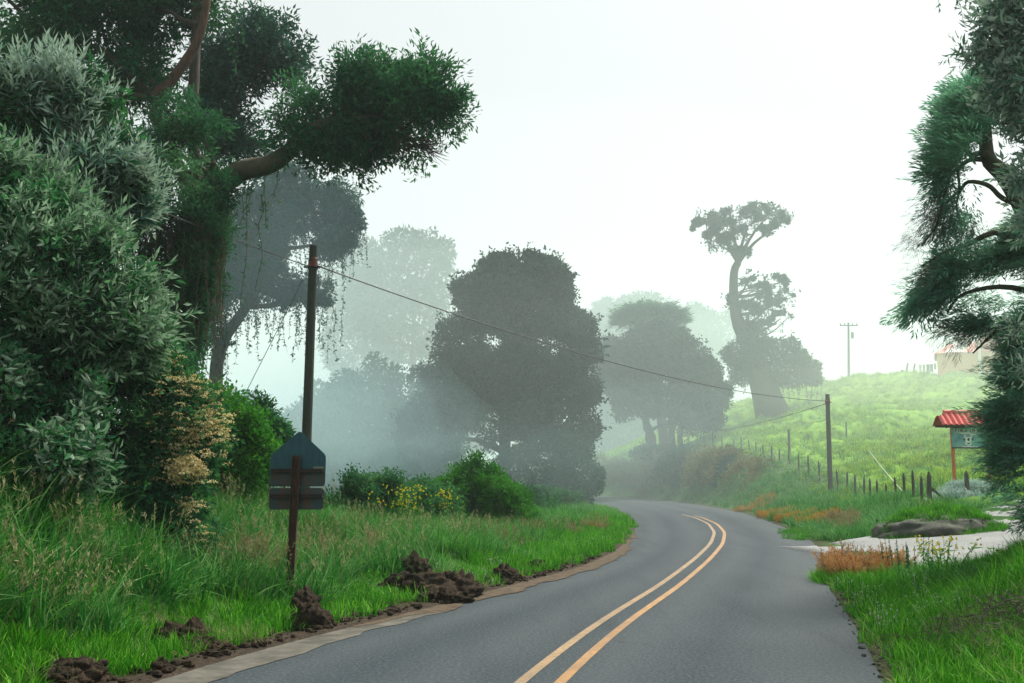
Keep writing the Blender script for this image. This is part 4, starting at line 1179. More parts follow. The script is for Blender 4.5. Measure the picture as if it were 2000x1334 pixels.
shrub('mid-green shrub dotted with small cream flowers low on the left edge', LD, gb_(10, 985, 11.9), 'sage', spd, 2300, upw=0.5, basec=0.35, inner=6000, il=0.09, iw=0.035,
      flowers=('cream_flower', [(0, 140, 760, 880, 11.1, 110), (40, 160, 860, 950, 11.2, 40)], 16, 0.04))
LE = [lump(430, 830, 20.5, 48, 50), lump(470, 870, 20.5, 42, 55), lump(420, 900, 20.5, 50, 50), lump(460, 930, 20.3, 48, 45), lump(410, 790, 21, 30, 25), lump(500, 900, 20.4, 26, 40)]
shrub('bright green shrub with a few orange-cream blooms left of the road sign', LE, gb_(450, 985, 20.8), 'bright', spg, 1000, upw=0.4, inner=5000, il=0.1, iw=0.05, innerm='bright', scale=(0.8, 1.3),
      flowers=('cream_flower', [(400, 450, 755, 790, 20, 10), (440, 470, 800, 830, 20, 10), (400, 420, 780, 830, 20, 4)], 20, 0.06))
LF = [lump(505, 860, 23, 32, 36), lump(530, 880, 23, 24, 30), lump(490, 820, 23, 22, 30), lump(520, 920, 23, 34, 32)]
shrub('dark small-leaved shrub peeping out behind the top of the road sign', LF, gb_(520, 985, 23.3), 'deep', spd, 700, upw=0.6, inner=3000, il=0.09, iw=0.035, scale=(0.8, 1.5))

# low bushes on the inside of the bend
LG = [lump(690, 990, 24, 56, 44), lump(655, 1005, 23.6, 34, 36), lump(745, 985, 24.4, 56, 46), lump(800, 990, 25, 52, 42), lump(845, 985, 26, 40, 36)]
shrub('low dark green bush with glossy leaves just right of the road sign', LG, gb_(730, 1040, 24.6), 'deep', spg, 1900, upw=0.4, inner=6000, il=0.1, iw=0.045, scale=(0.6, 1.0), innerm='deep', basec=0.6)
LH = [lump(920, 985, 30, 76, 68), lump(880, 1010, 29.5, 50, 50), lump(965, 1005, 30, 56, 54), lump(930, 945, 30.4, 44, 32), lump(1000, 1020, 30, 34, 34)]
shrub('domed green bush sprinkled with tiny white flowers inside the bend', LH, gb_(925, 1050, 30.2), 'bright', spd, 2300, upw=0.4, inner=8000, il=0.1, iw=0.045, scale=(0.7, 1.1), basec=0.3,
      flowers=('white_flower', [(850, 1010, 920, 1050, 28.5, 160)], 5, 0.03))
LI = [lump(880, 1060, 26.5, 34, 26), lump(920, 1065, 27, 30, 22), lump(850, 1045, 26.8, 24, 24)]
shrub('grey-green weedy bush in front of the domed white-flowered bush', LI, gb_(885, 1092, 26.8), 'sage', spd, 520, upw=0.6, inner=1500, il=0.08, iw=0.035, scale=(0.6, 1.0), basec=0.22)
LJ = [lump(1105, 985, 58, 26, 16), lump(1075, 975, 60, 30, 18), lump(1020, 985, 52, 50, 20), lump(1060, 1000, 48, 34, 14)]
shrub('low scrub running along the grass below the roadside bush', LJ, gb_(1060, 1010, 54), 'deep', [twig_sprig(16, 0.5, 0.14, 0.07) for _ in range(3)], 700, upw=0.5, inner=1500, il=0.14, iw=0.07)

# hedge bank right of the far road: dry brown brush with dark green bushes in it
hb = [
    ('dry brown brush along the bank nearest the grey pole', 'hedge_dry', [(1530, 965, 66, 34, 22), (1495, 950, 68, 36, 28), (1465, 945, 71, 36, 36), (1500, 975, 66, 40, 16)]),
    ('dry brown brush in the middle of the hedge bank', 'hedge_dry', [(1425, 935, 77, 34, 44), (1395, 930, 80, 36, 40), (1370, 935, 83, 30, 40), (1440, 960, 76, 36, 24)]),
    ('dark blue-green bush set in the brown hedge bank', 'blue_tree', [(1330, 920, 90, 26, 36), (1310, 930, 91, 24, 36), (1340, 950, 89, 18, 24)]),
    ('small dark bush at the hedge foot in the brown brush', 'blue_tree', [(1420, 955, 75, 9, 26), (1424, 930, 76, 8, 18)]),
    ('greyish brush at the far end of the hedge bank', 'hedge_dry', [(1255, 930, 102, 34, 36), (1220, 935, 106, 34, 32), (1190, 930, 112, 34, 34), (1285, 925, 97, 22, 36)]),
    ('purple-tinged dry plants on top of the hedge bank', 'brown_tree', [(1428, 908, 79, 16, 14), (1290, 895, 98, 30, 14), (1260, 892, 104, 20, 12)]),
]
tw = [twig_sprig(14, 0.8, 0.26, 0.07, 0.7) for _ in range(4)]
for lab, mt, ls in hb:
    L = [lump(x, y, Y, a, c_, 34) for x, y, Y, a, c_ in ls]
    c0 = L[0]
    shrub(lab, L, (c0[0], c0[1], gz(c0[0], c0[1])), mt, tw, 260 * len(L), upw=1.0, inner=500 * len(L), il=0.25, iw=0.07, innerm=mt, name='hedge_bush', cat='bush', group='bushes on the hedge bank')
# ------------------------------------------------------------------ the cypress at the right edge (17 m)
Yc = 17
b9 = at(2085, 1120, Yc); b9[2] = gz(b9[0], b9[1]) - 0.1
t9 = thing('cypress', 'large drooping cypress with feathery layered boughs filling the right edge', 'tree', b9)
gb = Geo()
Tc = spline([b9, at(2075, 900, Yc), at(2060, 700, Yc), at(2050, 560, Yc), at(2035, 480, Yc), at(2010, 420, Yc), at(1965, 345, Yc), at(1930, 310, Yc), at(1925, 250, Yc), at(1922, 200, Yc)], 26)
tube(gb, Tc, np.r_[np.linspace(0.42, 0.2, 14), np.linspace(0.19, 0.06, 12)], 10)
gb.build('trunk', M['moss_bark'], t9, smooth=True); gb = Geo()
for pl, r0 in (([(1955, 335), (1925, 300), (1900, 302), (1880, 290)], 0.08), ([(1938, 305), (1905, 268), (1892, 262)], 0.06), ([(1930, 312), (1895, 312), (1870, 330), (1855, 345), (1840, 400), (1820, 470)], 0.05),
               ([(1985, 400), (1955, 385), (1930, 362), (1892, 355), (1875, 372), (1850, 395), (1830, 440), (1800, 480)], 0.05), ([(1870, 330), (1874, 370), (1868, 400), (1875, 430), (1885, 445)], 0.025),
               ([(2040, 500), (1960, 455), (1920, 462), (1890, 478), (1850, 490), (1800, 520)], 0.07), ([(2050, 580), (1960, 560), (1880, 575), (1850, 610)], 0.06), ([(2050, 640), (1960, 640), (1900, 690)], 0.05),
               ([(2085, 780), (2060, 790), (2010, 830)], 0.05)):
    P = spline([at(x, y, Yc + rng.normal() * 0.15) for x, y in pl], 3 * len(pl))
    tube(gb, P, np.linspace(r0, r0 * 0.25, len(P)), 6)
fans = [fan_sprig(34, 0.65, 0.12, 0.026) for _ in range(5)]
def boughs(gl, L, n, dirv, scale, base=0.45, jit=0.3, shell=1.0, tv=0.12, droop=0.0, flat=1.0):
    P, N, K = lump_points(L, n, shell, 0.15, carve=(1.3, -0.1))
    D = np.asarray(dirv) + rng.normal(size=(len(P), 3)) * jit + N * np.array([0.3, 0.4, 0.15])
    D[:, 2] -= droop
    t = np.clip(lump_tints(L, K, 0.16, base), 0, 1)
    for i, pr in enumerate(fans):
        k = rng.integers(0, len(fans), len(P)) == i
        if k.any():
            upv = np.array([0, 0, 1.0]) + rng.normal(size=(k.sum(), 3)) * 0.15
            sprays(gl, pr, P[k], D[k], scale[0] + (scale[1] - scale[0]) * rng.random(k.sum()), t[k], tv, up=upv, roll=rng.normal(size=k.sum()) * 0.35)
    return P, N
gl = Geo()
def layers(x0, y0, x1, y1, n, rx, rz, Y=Yc, ry=0.9):
    out = []
    for k in range(n):
        f = (k + 0.5) / n
        l = lump(x0 + (x1 - x0) * f + rng.normal() * 6, y0 + (y1 - y0) * f, Y + rng.normal() * 0.25, rx * (0.8 + 0.4 * rng.random()), rz * (0.8 + 0.4 * rng.random()))
        l[4] = ry
        out.append(l)
    return out
# top plateau: a slanting fan of flat layers
Lp = layers(1920, 155, 1860, 225, 5, 46, 16) + layers(1890, 185, 1810, 275, 6, 44, 15) + layers(1960, 190, 1900, 240, 4, 50, 20) + layers(1840, 240, 1800, 300, 4, 36, 14) + layers(1900, 250, 1850, 300, 4, 40, 16) + layers(1850, 300, 1815, 345, 4, 36, 14)
for l in Lp: l[0] += 28 * Yc / F
boughs(gl, Lp, 1050, (-1, -0.1, 0.12), (0.6, 1.05), base=0.55, jit=0.2, tv=0.2)
# thin hanging sprays
Lq = layers(1840, 350, 1800, 450, 5, 22, 20, ry=0.5) + layers(1822, 330, 1790, 360, 3, 26, 16, ry=0.5) + layers(1800, 380, 1795, 410, 2, 12, 20, ry=0.3) + layers(1860, 400, 1850, 480, 3, 10, 20, ry=0.3)
for l in Lq: l[0] += 40 * Yc / F
boughs(gl, Lq, 190, (-0.6, -0.1, -0.8), (0.5, 0.95), base=0.35, tv=0.1)
# middle bough
Lm_ = layers(1850, 490, 1800, 590, 6, 36, 20) + layers(1900, 500, 1850, 560, 5, 50, 20) + layers(1960, 520, 1890, 610, 6, 56, 22) + layers(1980, 430, 1960, 500, 4, 44, 26) + layers(1900, 600, 1880, 640, 3, 40, 18) + layers(2000, 560, 1970, 660, 5, 60, 28)
for l in Lm_: l[0] += 45 * Yc / F
boughs(gl, Lm_, 1500, (-0.9, -0.1, -0.25), (0.55, 1.0), base=0.48, jit=0.22, tv=0.2)
boughs(gl, layers(1850, 500, 1790, 600, 5, 20, 16, ry=0.5), 120, (-0.6, -0.1, -0.9), (0.6, 1.0), base=0.5)
# lower curtain with fingers pointing left
Ld = []
for (x, y, rx, rz) in ((1925, 735, 36, 20), (1900, 725, 22, 10), (1930, 790, 36, 30), (1915, 830, 30, 16), (1950, 700, 40, 30), (1960, 850, 44, 30), (1925, 895, 34, 14), (1900, 800, 18, 14), (1945, 930, 34, 20), (1940, 890, 36, 14), (1935, 850, 26, 12), (1960, 970, 34, 20), (1975, 1000, 26, 14),
                        (1985, 760, 50, 60), (2000, 880, 50, 60), (2000, 970, 44, 36), (1970, 660, 46, 34), (2050, 700, 80, 100), (2050, 850, 80, 100), (2060, 980, 70, 50), (2060, 560, 80, 90), (2120, 760, 100, 200), (1925, 805, 30, 8), (1920, 868, 26, 7), (1930, 912, 26, 7)):
    l = lump(x, y, Yc + rng.normal() * 0.2, rx, rz); l[4] = min(1.2, l[4] + 0.4); Ld.append(l)
for l in Ld: l[0] += (58 if pix(l[None, :3])[1][0] > 690 else 55) * Yc / F
boughs(gl, Ld, 4000, (-0.95, -0.15, -0.1), (0.5, 0.95), base=0.48, droop=0.08, jit=0.24, tv=0.2)
gb.build('branches', M['moss_bark'], t9, smooth=True, kind='stuff')
gl.build('crown', M['cypress'], t9, kind='stuff')
# reddish dead twigs among the sprays
gd = Geo()
fin = fan_sprig(24, 0.6, 0.12, 0.008)
Lr2 = layers(1840, 370, 1800, 470, 4, 30, 24, ry=0.4) + layers(1865, 420, 1855, 490, 3, 14, 24, ry=0.3) + layers(1820, 500, 1785, 530, 3, 26, 8, ry=0.4) + layers(1850, 620, 1900, 660, 3, 26, 14, ry=0.4) + layers(1900, 430, 1930, 450, 2, 30, 14, ry=0.4)
P, N, K = lump_points(Lr2, 230, 1.0, 0.1)
sprays(gd, fin, P, np.array([-0.7, -0.1, -0.7]) + rng.normal(size=(len(P), 3)) * 0.35, 0.5 + 0.6 * rng.random(len(P)), 0.3, 0.2)
M['dead_twig'] = leaf_mat('dead_twig', [(0.05, 0.025, 0.02), (0.12, 0.06, 0.05), (0.26, 0.13, 0.1)], 0.8, 0.1)
gd.build('dead_twigs', M['dead_twig'], t9, kind='stuff')

# silver-leaved tree leaning in at the top right (14 m)
Yo = 14
bo = at(2230, 1000, Yo); bo[2] = gz(bo[0], bo[1]) - 0.1
to = thing('silver_leaved_tree', 'grey-green broad-leaved tree hanging in from the top right corner', 'tree', bo)
gb = Geo(); T = spline([bo, at(2200, 600, Yo), at(2150, 300, Yo), at(2080, 120, Yo), at(2040, 40, Yo)], 14); tube(gb, T, np.linspace(0.2, 0.06, 14), 8); gb.build('trunk', M['bark'], to, smooth=True); gb = Geo()
Lo = [lump(1985, 60, Yo, 46, 60), lump(2010, 150, Yo, 70, 70), lump(1975, 190, Yo, 42, 44), lump(1950, 40, Yo, 30, 26), lump(2060, 20, Yo, 90, 90), lump(1925, 90, Yo, 22, 8), lump(1960, 120, Yo, 36, 36), lump(2070, 250, Yo, 80, 60), lump(1990, 245, Yo, 24, 16), lump(2010, 340, Yo, 26, 40), lump(2015, 430, Yo, 20, 40), lump(1990, 0, Yo, 60, 30)]
limbs(gb, T[6:], Lo, 0.05, 0.012)
gl = Geo()
spo = [twig_sprig(16, 0.36, 0.12, 0.036, 0.8) for _ in range(5)]
sprig_cloud(gl, sublumps(Lo, 5, 0.2, 0.45), 1150, spo, base=0.45, upw=-0.1, shell=0.8)
sprig_cloud(gl, [lump(1880, 98, Yo, 24, 10), lump(1890, 108, Yo, 16, 10), lump(1985, 640, Yo, 16, 30), lump(1992, 720, Yo, 14, 24)], 60, [spiral_sprig(10, 0.4, 0.13, 0.028)], base=0.4, upw=0)
strands(gl, gb, [at(1868, -15, Yo), at(1886, -10, Yo), at(1895, -20, Yo), at(1872, -12, Yo), at(1830, -15, Yo)], 0.2, 0.55, 0.075, 0.03, per=40, r=0.005)
gb.build('branches', M['bark'], to, smooth=True, kind='stuff'); gl.build('crown', M['silver'], to, kind='stuff')

# ------------------------------------------------------------------ wooden pole, cables
Yp = 24
ptop = at(612.5, 480, Yp)
pb = np.array([at(608, 900, Yp)[0] * 0 + ptop[0] - 0.06, Yp, 0]); pb[2] = gz(pb[0], Yp) - 0.2
tp = thing('utility_pole', 'tall dark wooden pole with a red band rising behind the road sign', 'utility pole', pb)
g = Geo(); tube(g, [pb, (pb + ptop) / 2, ptop - [0, 0, 0.004], ptop], [0.125, 0.113, 0.102, 0.098], 16)
g.build('pole', M['wood_pole'], tp, smooth=False)
zb = at(612, 520, Yp)[2]
pc_ = lambda z: pb + (ptop - pb) * ((z - pb[2]) / (ptop[2] - pb[2]))
g = Geo(); tube(g, [pc_(zb - 0.02), pc_(zb + 0.1)], [0.112, 0.112], 16); tube(g, [pc_(zb + .1) + [0.03, -.06, 0], pc_(zb + .16) + [0.03, -.06, 0]], [0.06, 0.05], 10); tube(g, [pc_(zb + .16) + [0.03, -.06, 0], pc_(zb + .2) + [0.03, -.06, 0]], [0.075, 0.06], 10)
g.build('band', M['red_paint'], tp)
g = Geo(); c0 = pc_(zb - 0.04)
tube(g, [c0 + [-0.17, -0.1, 0.0], c0 + [0.17, -0.1, 0.0]], [0.018, 0.018], 8)
tube(g, [c0 + [-0.17, -0.1, -0.02], c0 + [-0.17, -0.1, 0.02]], [0.03, 0.03], 8); tube(g, [c0 + [0.165, -0.1, -0.025], c0 + [0.165, -0.1, 0.025]], [0.03, 0.03], 8)
tube(g, [c0 + [-0.0, 0, -0.025], c0 + [0.0, 0, 0.02]], [0.125, 0.125], 14)
g.build('bracket', M['dark_metal'], tp)
g = Geo(); 
th = np.linspace(0, math.pi * 2, 15)
loop = np.stack([c0[0] + 0.125 + 0.035 * np.cos(th), np.full(15, c0[1] - 0.1), c0[2] - 0.24 + 0.2 * np.sin(th)], -1)
tube(g, loop, 0.007, 5); g.build('wire_loop', M['wire'], tp)

def cable(name, label, a, bnd, sag, r, mat, cat='cable', group=None, n=40):
    t = np.linspace(0, 1, n)[:, None]
    P = np.asarray(a) * (1 - t) + np.asarray(bnd) * t
    P[:, 2] -= (4 * sag * t * (1 - t))[:, 0]
    g = Geo(); tube(g, P, r, 5)
    o = g.build(name, mat, smooth=True)
    tag(o, label, cat, group)
    return o
Yq = 55
qtop = at(1616, 770, Yq); qb = np.array([qtop[0] - 0.05, Yq, 0.0]); qb[2] = gz(qb[0], Yq) - 0.2
att = pc_(zb + 0.03) + [0.03, -0.12, 0]
att_q = qb + (qtop - qb) * 0.93 + [-0.0, -0.16, 0]
cable('power_cable', 'black overhead cable sagging from the wooden pole across the trees to the grey pole', att + [0.1, 0, -0.05], att_q, 0.7, 0.017, M['wire'])
cable('power_cable', 'overhead cable running up left from the wooden pole in front of the silvery shrubs', att - [0.12, 0, 0.05], at(-420, 95, 11.3), 0.12, 0.014, M['wire'])
cable('guy_wire', 'thin stay wire slanting down left from the wooden pole into the bushes', pc_(zb - .05) - [0.1, 0, 0], np.array([at(380, 890, 25)[0], 25, gz(at(380, 890, 25)[0], 25)]), 0.0, 0.008, M['wire'])
cable('power_cable', 'faint thin cable leaving the grey pole towards the leaning tree', att_q + [0, .2, -.1], at(1380, 842, 100), 0.3, 0.02, M['wire'])

tq = thing('utility_pole', 'plain grey pole with a red band beside the pasture fence', 'utility pole', qb)
g = Geo(); tube(g, [qb, (qb + qtop) / 2, qtop], [0.14, 0.125, 0.11], 14); g.build('pole', M['concrete_pole'], tq)
g = Geo(); z1 = qb + (qtop - qb) * 0.9; z2 = qb + (qtop - qb) * 0.95
tube(g, [z1, z2], [0.13, 0.128], 14); g.build('band', M['red_paint'], tq)
g = Geo(); tube(g, [z1 + [-.2, -.14, .1], z1 + [.2, -.14, .1]], 0.02, 6); g.build('bracket', M['dark_metal'], tq)

Ys = 129
sb = at(1658, 745, Ys); sb[2] = gz(sb[0], Ys) - 0.2; st = at(1657, 630, Ys)
ts = thing('utility_pole', 'faint utility pole with a crossarm standing on the foggy hill crest', 'utility pole', sb)
g = Geo(); tube(g, [sb, st], [0.17, 0.12], 10); g.build('pole', M['wood_pole'], ts)
g = Geo(); ca = at(1657, 636, Ys); box(g, ca + [-1.15, -.2, -.07], ca + [1.15, -.06, .07]); g.build('crossarm', M['wood_pole'], ts)
for dx in (-1.05, -0.5, 0.5, 1.05):
    g = Geo(); p = ca + [dx, -.13, .07]; tube(g, [p, p + [0, 0, .1], p + [0, 0, .2], p + [0, 0, .24]], [.05, .1, .1, .05], 8); g.build('insulator', M['grey_tank'], ts)
g = Geo(); p = at(1661, 655, Ys); tube(g, [p + [.25, 0, -.4], p + [.25, 0, .4]], .18, 10); g.build('transformer', M['grey_tank'], ts)

# ------------------------------------------------------------------ back of the road sign (14 m)
Yg = 14
k = Yg / F
o0 = at(580, 940, Yg)
sgb = np.array([at(573, 1160, Yg)[0], Yg, 0.0]); sgb[2] = gz(sgb[0], Yg) - 0.15
tg = thing('road_sign', 'back of a house-shaped metal road sign with a second plate on a rusty post', 'road sign', sgb)
M['sign_back'] = plain_mat('sign_back', (0.008, 0.052, 0.075), 0.55, (0.022, 0.09, 0.115), 5, 0.05, metal=0.1, stretch=(3, 3, 0.7))
m, nt, b = new_mat('sign_back_rusty')
tc = nt.nodes.new('ShaderNodeTexCoord'); mp = nt.nodes.new('ShaderNodeMapping'); mp.inputs['Scale'].default_value = (9, 9, 1.2)
nt.links.new(tc.outputs['Object'], mp.inputs['Vector'])
fr = tex_noise(nt, 1.0, 6, 0.7, vec=mp.outputs['Vector'])
fb = tex_noise(nt, 26, 5, 0.7)
c = mixc(nt, ramp(nt, [(0.45, (0, 0, 0)), (0.62, (1, 1, 1))], fr), (0.028, 0.055, 0.062), (0.09, 0.036, 0.02))
c = mixc(nt, ramp(nt, [(0.5, (0, 0, 0)), (0.7, (.6, .6, .6))], fb), c, (0.02, 0.03, 0.034))
nt.links.new(c, b.inputs['Base Color']); b.inputs['Roughness'].default_value = 0.6; b.inputs['Metallic'].default_value = 0.2
M['sign_back_rusty'] = m
X = lambda x: o0[0] + (x - 580) * k
Z = lambda y: at(580, y, Yg)[2]
def sign_plate(name, pts, mat, y0=0.0, th=0.006, r=0.05, smooth_n=4):
    g = Geo(); prism(g, rounded([(X(x), Z(y)) for x, y in pts], r, smooth_n), Yg + y0, Yg + y0 + th)
    return g.build(name, mat, tg)
sign_plate('pentagon_plate', [(583, 841), (635, 889), (634.5, 950), (527, 950), (527.5, 889)], M['sign_back'])
sign_plate('lower_plate', [(632.5, 953), (632.5, 995.5), (526.5, 995.5), (527, 953)], M['sign_back_rusty'])
sign_plate('backing_panel', [(631, 922), (631, 948.5), (530, 948.5), (530, 922)], M['sign_back_rusty'], -0.012, 0.008, 0.012)
for ya, yb in ((915.5, 922), (965, 971.5)):
    g = Geo(); box(g, (X(531), Yg - 0.055, Z(yb)), (X(631), Yg - 0.013, Z(ya))); box(g, (X(531), Yg - 0.058, Z(yb + 1)), (X(631), Yg - 0.052, Z(yb - 2))); g.build('crossbar', M['dark_rust'], tg)
sign_plate('sticker', [(631, 911), (631, 916.5), (611, 916.5), (611, 911)], plain_mat('faded_sticker', (0.1, 0.14, 0.11), 0.6, (0.18, 0.21, 0.16), 60), -0.002, 0.0015, 0.002)
g = Geo()
dz_ = Z(890)
lean = np.array([[X(571), sgb[2]], [X(587), sgb[2]]])
def post_box(xa, xb, ya, yb):
    v = []
    for z_, xo in ((sgb[2], -0.045), (dz_, 0.0)):
        v += [(xa + xo, ya, z_), (xb + xo, ya, z_), (xb + xo, yb, z_), (xa + xo, yb, z_)]
    g.add(v, None, [(0, 3, 2, 1), (4, 5, 6, 7), (0, 1, 5, 4), (1, 2, 6, 5), (2, 3, 7, 6), (3, 0, 4, 7)])
post_box(X(573), X(588), Yg - 0.066, Yg - 0.058)          # web of a channel section
post_box(X(573), X(574.2), Yg - 0.125, Yg - 0.064)
post_box(X(586.8), X(588), Yg - 0.125, Yg - 0.064)
g.build('post', M['rust'], tg)
for (bx_, by_) in ((580, 899), (580, 918.5), (580, 968)):
    g = Geo(); p = np.array([X(bx_), Yg - 0.066, Z(by_)]); tube(g, [p, p - [0, 0.014, 0]], [0.016, 0.014], 6)
    g.build('bolt', M['dark_metal'], tg)

# ------------------------------------------------------------------ farm sign under its own little tiled roof (42 m)
Yr = 41
k = Yr / F
fl = at(1860, 965, Yr); fl[2] = gz(fl[0], Yr)
tf = thing('farm_sign', 'blue farm sign on orange posts under a small red tiled roof by the gravel track', 'sign', fl)
Zf = lambda y: at(1890, y, Yr)[2]
Xf = lambda x: at(x, 870, Yr)[0]
for x0, x1, yt in ((1858, 1863, 826), (1926.5, 1931.5, 826)):
    g = Geo(); box(g, (Xf(x0), Yr - .05, gz(Xf(x0), Yr) - 0.2), (Xf(x1), Yr + .05, Zf(yt))); g.build('post', M['orange_paint'], tf)
m, nt, b = new_mat('painted_landscape_board')
f1 = tex_noise(nt, 2.2, 5, 0.65)
nt.links.new(ramp(nt, [(0.3, (0.07, 0.2, 0.26)), (0.5, (0.14, 0.34, 0.4)), (0.62, (0.2, 0.4, 0.38)), (0.75, (0.45, 0.56, 0.56))], f1), b.inputs['Base Color'])  # colours lightened to carry the pale fog veil over the board
b.inputs['Roughness'].default_value = 0.6
g = Geo(); box(g, (Xf(1858.5), Yr - .085, Zf(875)), (Xf(1931), Yr - .055, Zf(835))); board = g.build('board', m, tf)
g = Geo(); box(g, (Xf(1862), Yr - .0885, Zf(845.5)), (Xf(1928), Yr - .0855, Zf(837))); g.build('name_band', plain_mat('pale_band', (0.3, 0.42, 0.42), 0.6, (0.45, 0.56, 0.55), 8), tf)
for a, c_ in (((1858, 833), (1931.5, 836)), ((1858, 873.5), (1931.5, 876)),):
    g = Geo(); box(g, (Xf(a[0]), Yr - .1, Zf(c_[1])), (Xf(c_[0]), Yr - .05, Zf(a[1]))); g.build('board_rail', M['grey_wood'], tf)
# painted lettering, built from flat strokes
FONT = {'F': [((0, 0), (0, 1)), ((0, 1), (.6, 1)), ((0, .52), (.5, .52))], 'I': [((.3, 0), (.3, 1))], 'N': [((0, 0), (0, 1)), ((0, 1), (.6, 0)), ((.6, 0), (.6, 1))], 'C': [((.6, .95), (.12, 1)), ((.05, .95), (.05, .05)), ((.12, 0), (.6, .05))],
        'A': [((0, 0), (.05, .95)), ((.05, 1), (.6, 1)), ((.6, 1), (.6, 0)), ((0, .45), (.6, .45))], 'L': [((0, 1), (0, 0)), ((0, 0), (.55, 0))], 'P': [((0, 0), (0, 1)), ((0, 1), (.6, 1)), ((.6, 1), (.6, .5)), ((.6, .5), (0, .5))], 'Z': [((0, 1), (.6, 1)), ((.6, 1), (0, 0)), ((0, 0), (.6, 0))]}
M['letter'] = plain_mat('letter_paint', (0.02, 0.05, 0.09), 0.6)
M['white_letter'] = plain_mat('pale_paint', (0.62, 0.7, 0.72), 0.6, (0.7, 0.76, 0.78), 20)
def stroke(g, a, b_, w, y):
    a, b_ = np.array(a, float), np.array(b_, float)
    d = b_ - a; L_ = max(np.linalg.norm(d), 1e-6); d /= L_; nrm = np.array([-d[1], d[0]]) * w / 2
    a = a - d * w / 2; b_ = b_ + d * w / 2
    prism(g, [tuple(a + nrm), tuple(a - nrm), tuple(b_ - nrm), tuple(b_ + nrm)], y, y + 0.004)
tx, th_, z0 = Xf(1865.5), Zf(837.5) - Zf(843.5), Zf(843.8)
lw = (Xf(1924) - Xf(1865.5)) / 12
i = 0
for ch in 'FINCA LA PAZ':
    if ch != ' ':
        g = Geo()
        for a, b_ in FONT[ch]:
            stroke(g, (tx + i * lw + a[0] * lw * 1.05, z0 + a[1] * th_), (tx + i * lw + b_[0] * lw * 1.05, z0 + b_[1] * th_), 0.022, Yr - 0.0895 - 0.0003 * (i % 2))
        o = g.build('letter', M['letter'], tf)
    i += 1
# the painted cow (white head, horns, dark muzzle patch)
def blob(g, px, py, rx, ry, yo, n=14, mi=0, sq=1.0):
    c_ = (Xf(px), Zf(py)); 
    prism(g, [(c_[0] + rx * k * math.cos(a) * (1 + 0.12 * math.sin(3 * a + px)), c_[1] + ry * k * math.sin(a)) for a in np.linspace(0, 2 * math.pi, n, endpoint=False)], Yr - yo, Yr - yo + 0.003)
g = Geo(); blob(g, 1890, 860, 7, 6.5, .0890); blob(g, 1890, 855.5, 8.5, 2.2, .0905); blob(g, 1890, 866.5, 6.5, 4, .0912); blob(g, 1884, 851.5, 2.5, 1.6, .0897); blob(g, 1896.5, 851.5, 2.5, 1.6, .0897)
blob(g, 1885, 846.5, 12, 1.6, .0893); blob(g, 1903, 848.5, 10, 1.5, .0893); blob(g, 1892, 873, 16, 1.5, .0893)
g.build('cow_emblem', M['white_letter'], tf)
for bx_ in ((1890.5, 858.5, 2.2, 3, .0935), (1882.3, 858.5, 1.8, 2.8, .0935), (1890, 866.5, 3.2, 1.2, .094), (1897.6, 858, 1.4, 2.4, .0935)):
    g = Geo(); blob(g, *bx_); g.build('cow_marking', M['letter'], tf)
# roof: two slopes of rows of curved tiles
rx0, rx1 = Xf(1833), Xf(1952)
ze, zr = Zf(829), Zf(806)
half = 0.5
tile_me = None
def tile_mesh():
    g = Geo(); nseg = 6; w = 0.2; l = 0.3
    v = []
    for s in (0, 1):
        for j in range(nseg + 1):
            a = j / nseg
            v.append((w * (a - 0.5) * 1.08, -l * s, 0.05 * math.sin(a * math.pi * 1.35 - 0.35) - 0.012 * s))
    n = nseg + 1
    q = [(j, j + 1, n + j + 1, n + j) for j in range(nseg)]
    v2 = [(x, y, z - 0.014) for x, y, z in v]
    q2 = [(2 * n + j + 1, 2 * n + j, 3 * n + j, 3 * n + j + 1) for j in range(nseg)]
    q3 = [(n + j, n + j + 1, 3 * n + j + 1, 3 * n + j) for j in range(nseg)]
    g.add(v + v2, None, q + q2 + q3)
    return g.mesh('tile', M['tile'], smooth=False)
tile_me = tile_mesh()
g = Geo()
slope = math.atan2(zr - ze, half)
for sgn in (-1, 1):
    pts = np.array([[rx0 + .3, Yr, zr - .03], [rx1 - .3, Yr, zr - .03], [rx1, Yr + sgn * half, ze - .03], [rx0, Yr + sgn * half, ze - .03]])
    g.add(np.r_[pts, pts - [0, 0, .02]], None, [(0, 1, 2, 3), (7, 6, 5, 4), (0, 3, 7, 4), (1, 5, 6, 2), (2, 6, 7, 3)])
roof = g.build('roof', M['tile'], tf)
nt_ = 3; ncol = int((rx1 - rx0) / 0.205)
for sgn in (-1, 1):
    for r in range(nt_):
        f = (r + 0.0) / nt_
        inset = 0.3 * (1 - (r + 1) / nt_)
        for c_ in range(ncol):
            x = rx0 + (c_ + 0.5) * (rx1 - rx0) / ncol
            if x < rx0 + inset - 0.04 or x > rx1 - inset + 0.04: continue
            o = bpy.data.objects.new('tile', tile_me); C.objects.link(o)
            o.parent = roof
            o.location = (x, Yr + sgn * half * f, zr + (ze - zr) * f + 0.02)
            o.rotation_euler = (slope if sgn < 0 else -slope, 0, 0 if sgn < 0 else math.pi)
            if sgn > 0: o.rotation_euler = (slope, 0, math.pi)
g = Geo(); tube(g, [(rx0 + .27, Yr, zr + .03), (rx1 - .27, Yr, zr + .03)], 0.085, 10); g.build('ridge_cap', M['tile'], roof)
g = Geo(); box(g, (rx0 + .1, Yr - half + .02, ze - .1), (rx1 - .1, Yr - half + .06, ze - .03)); box(g, (rx0 + .1, Yr + half - .06, ze - .1), (rx1 - .1, Yr + half - .02, ze - .03)); box(g, (Xf(1858), Yr - half, ze - .12), (Xf(1860.5), Yr + half, ze - .05)); box(g, (Xf(1929), Yr - half, ze - .12), (Xf(1931.5), Yr + half, ze - .05))
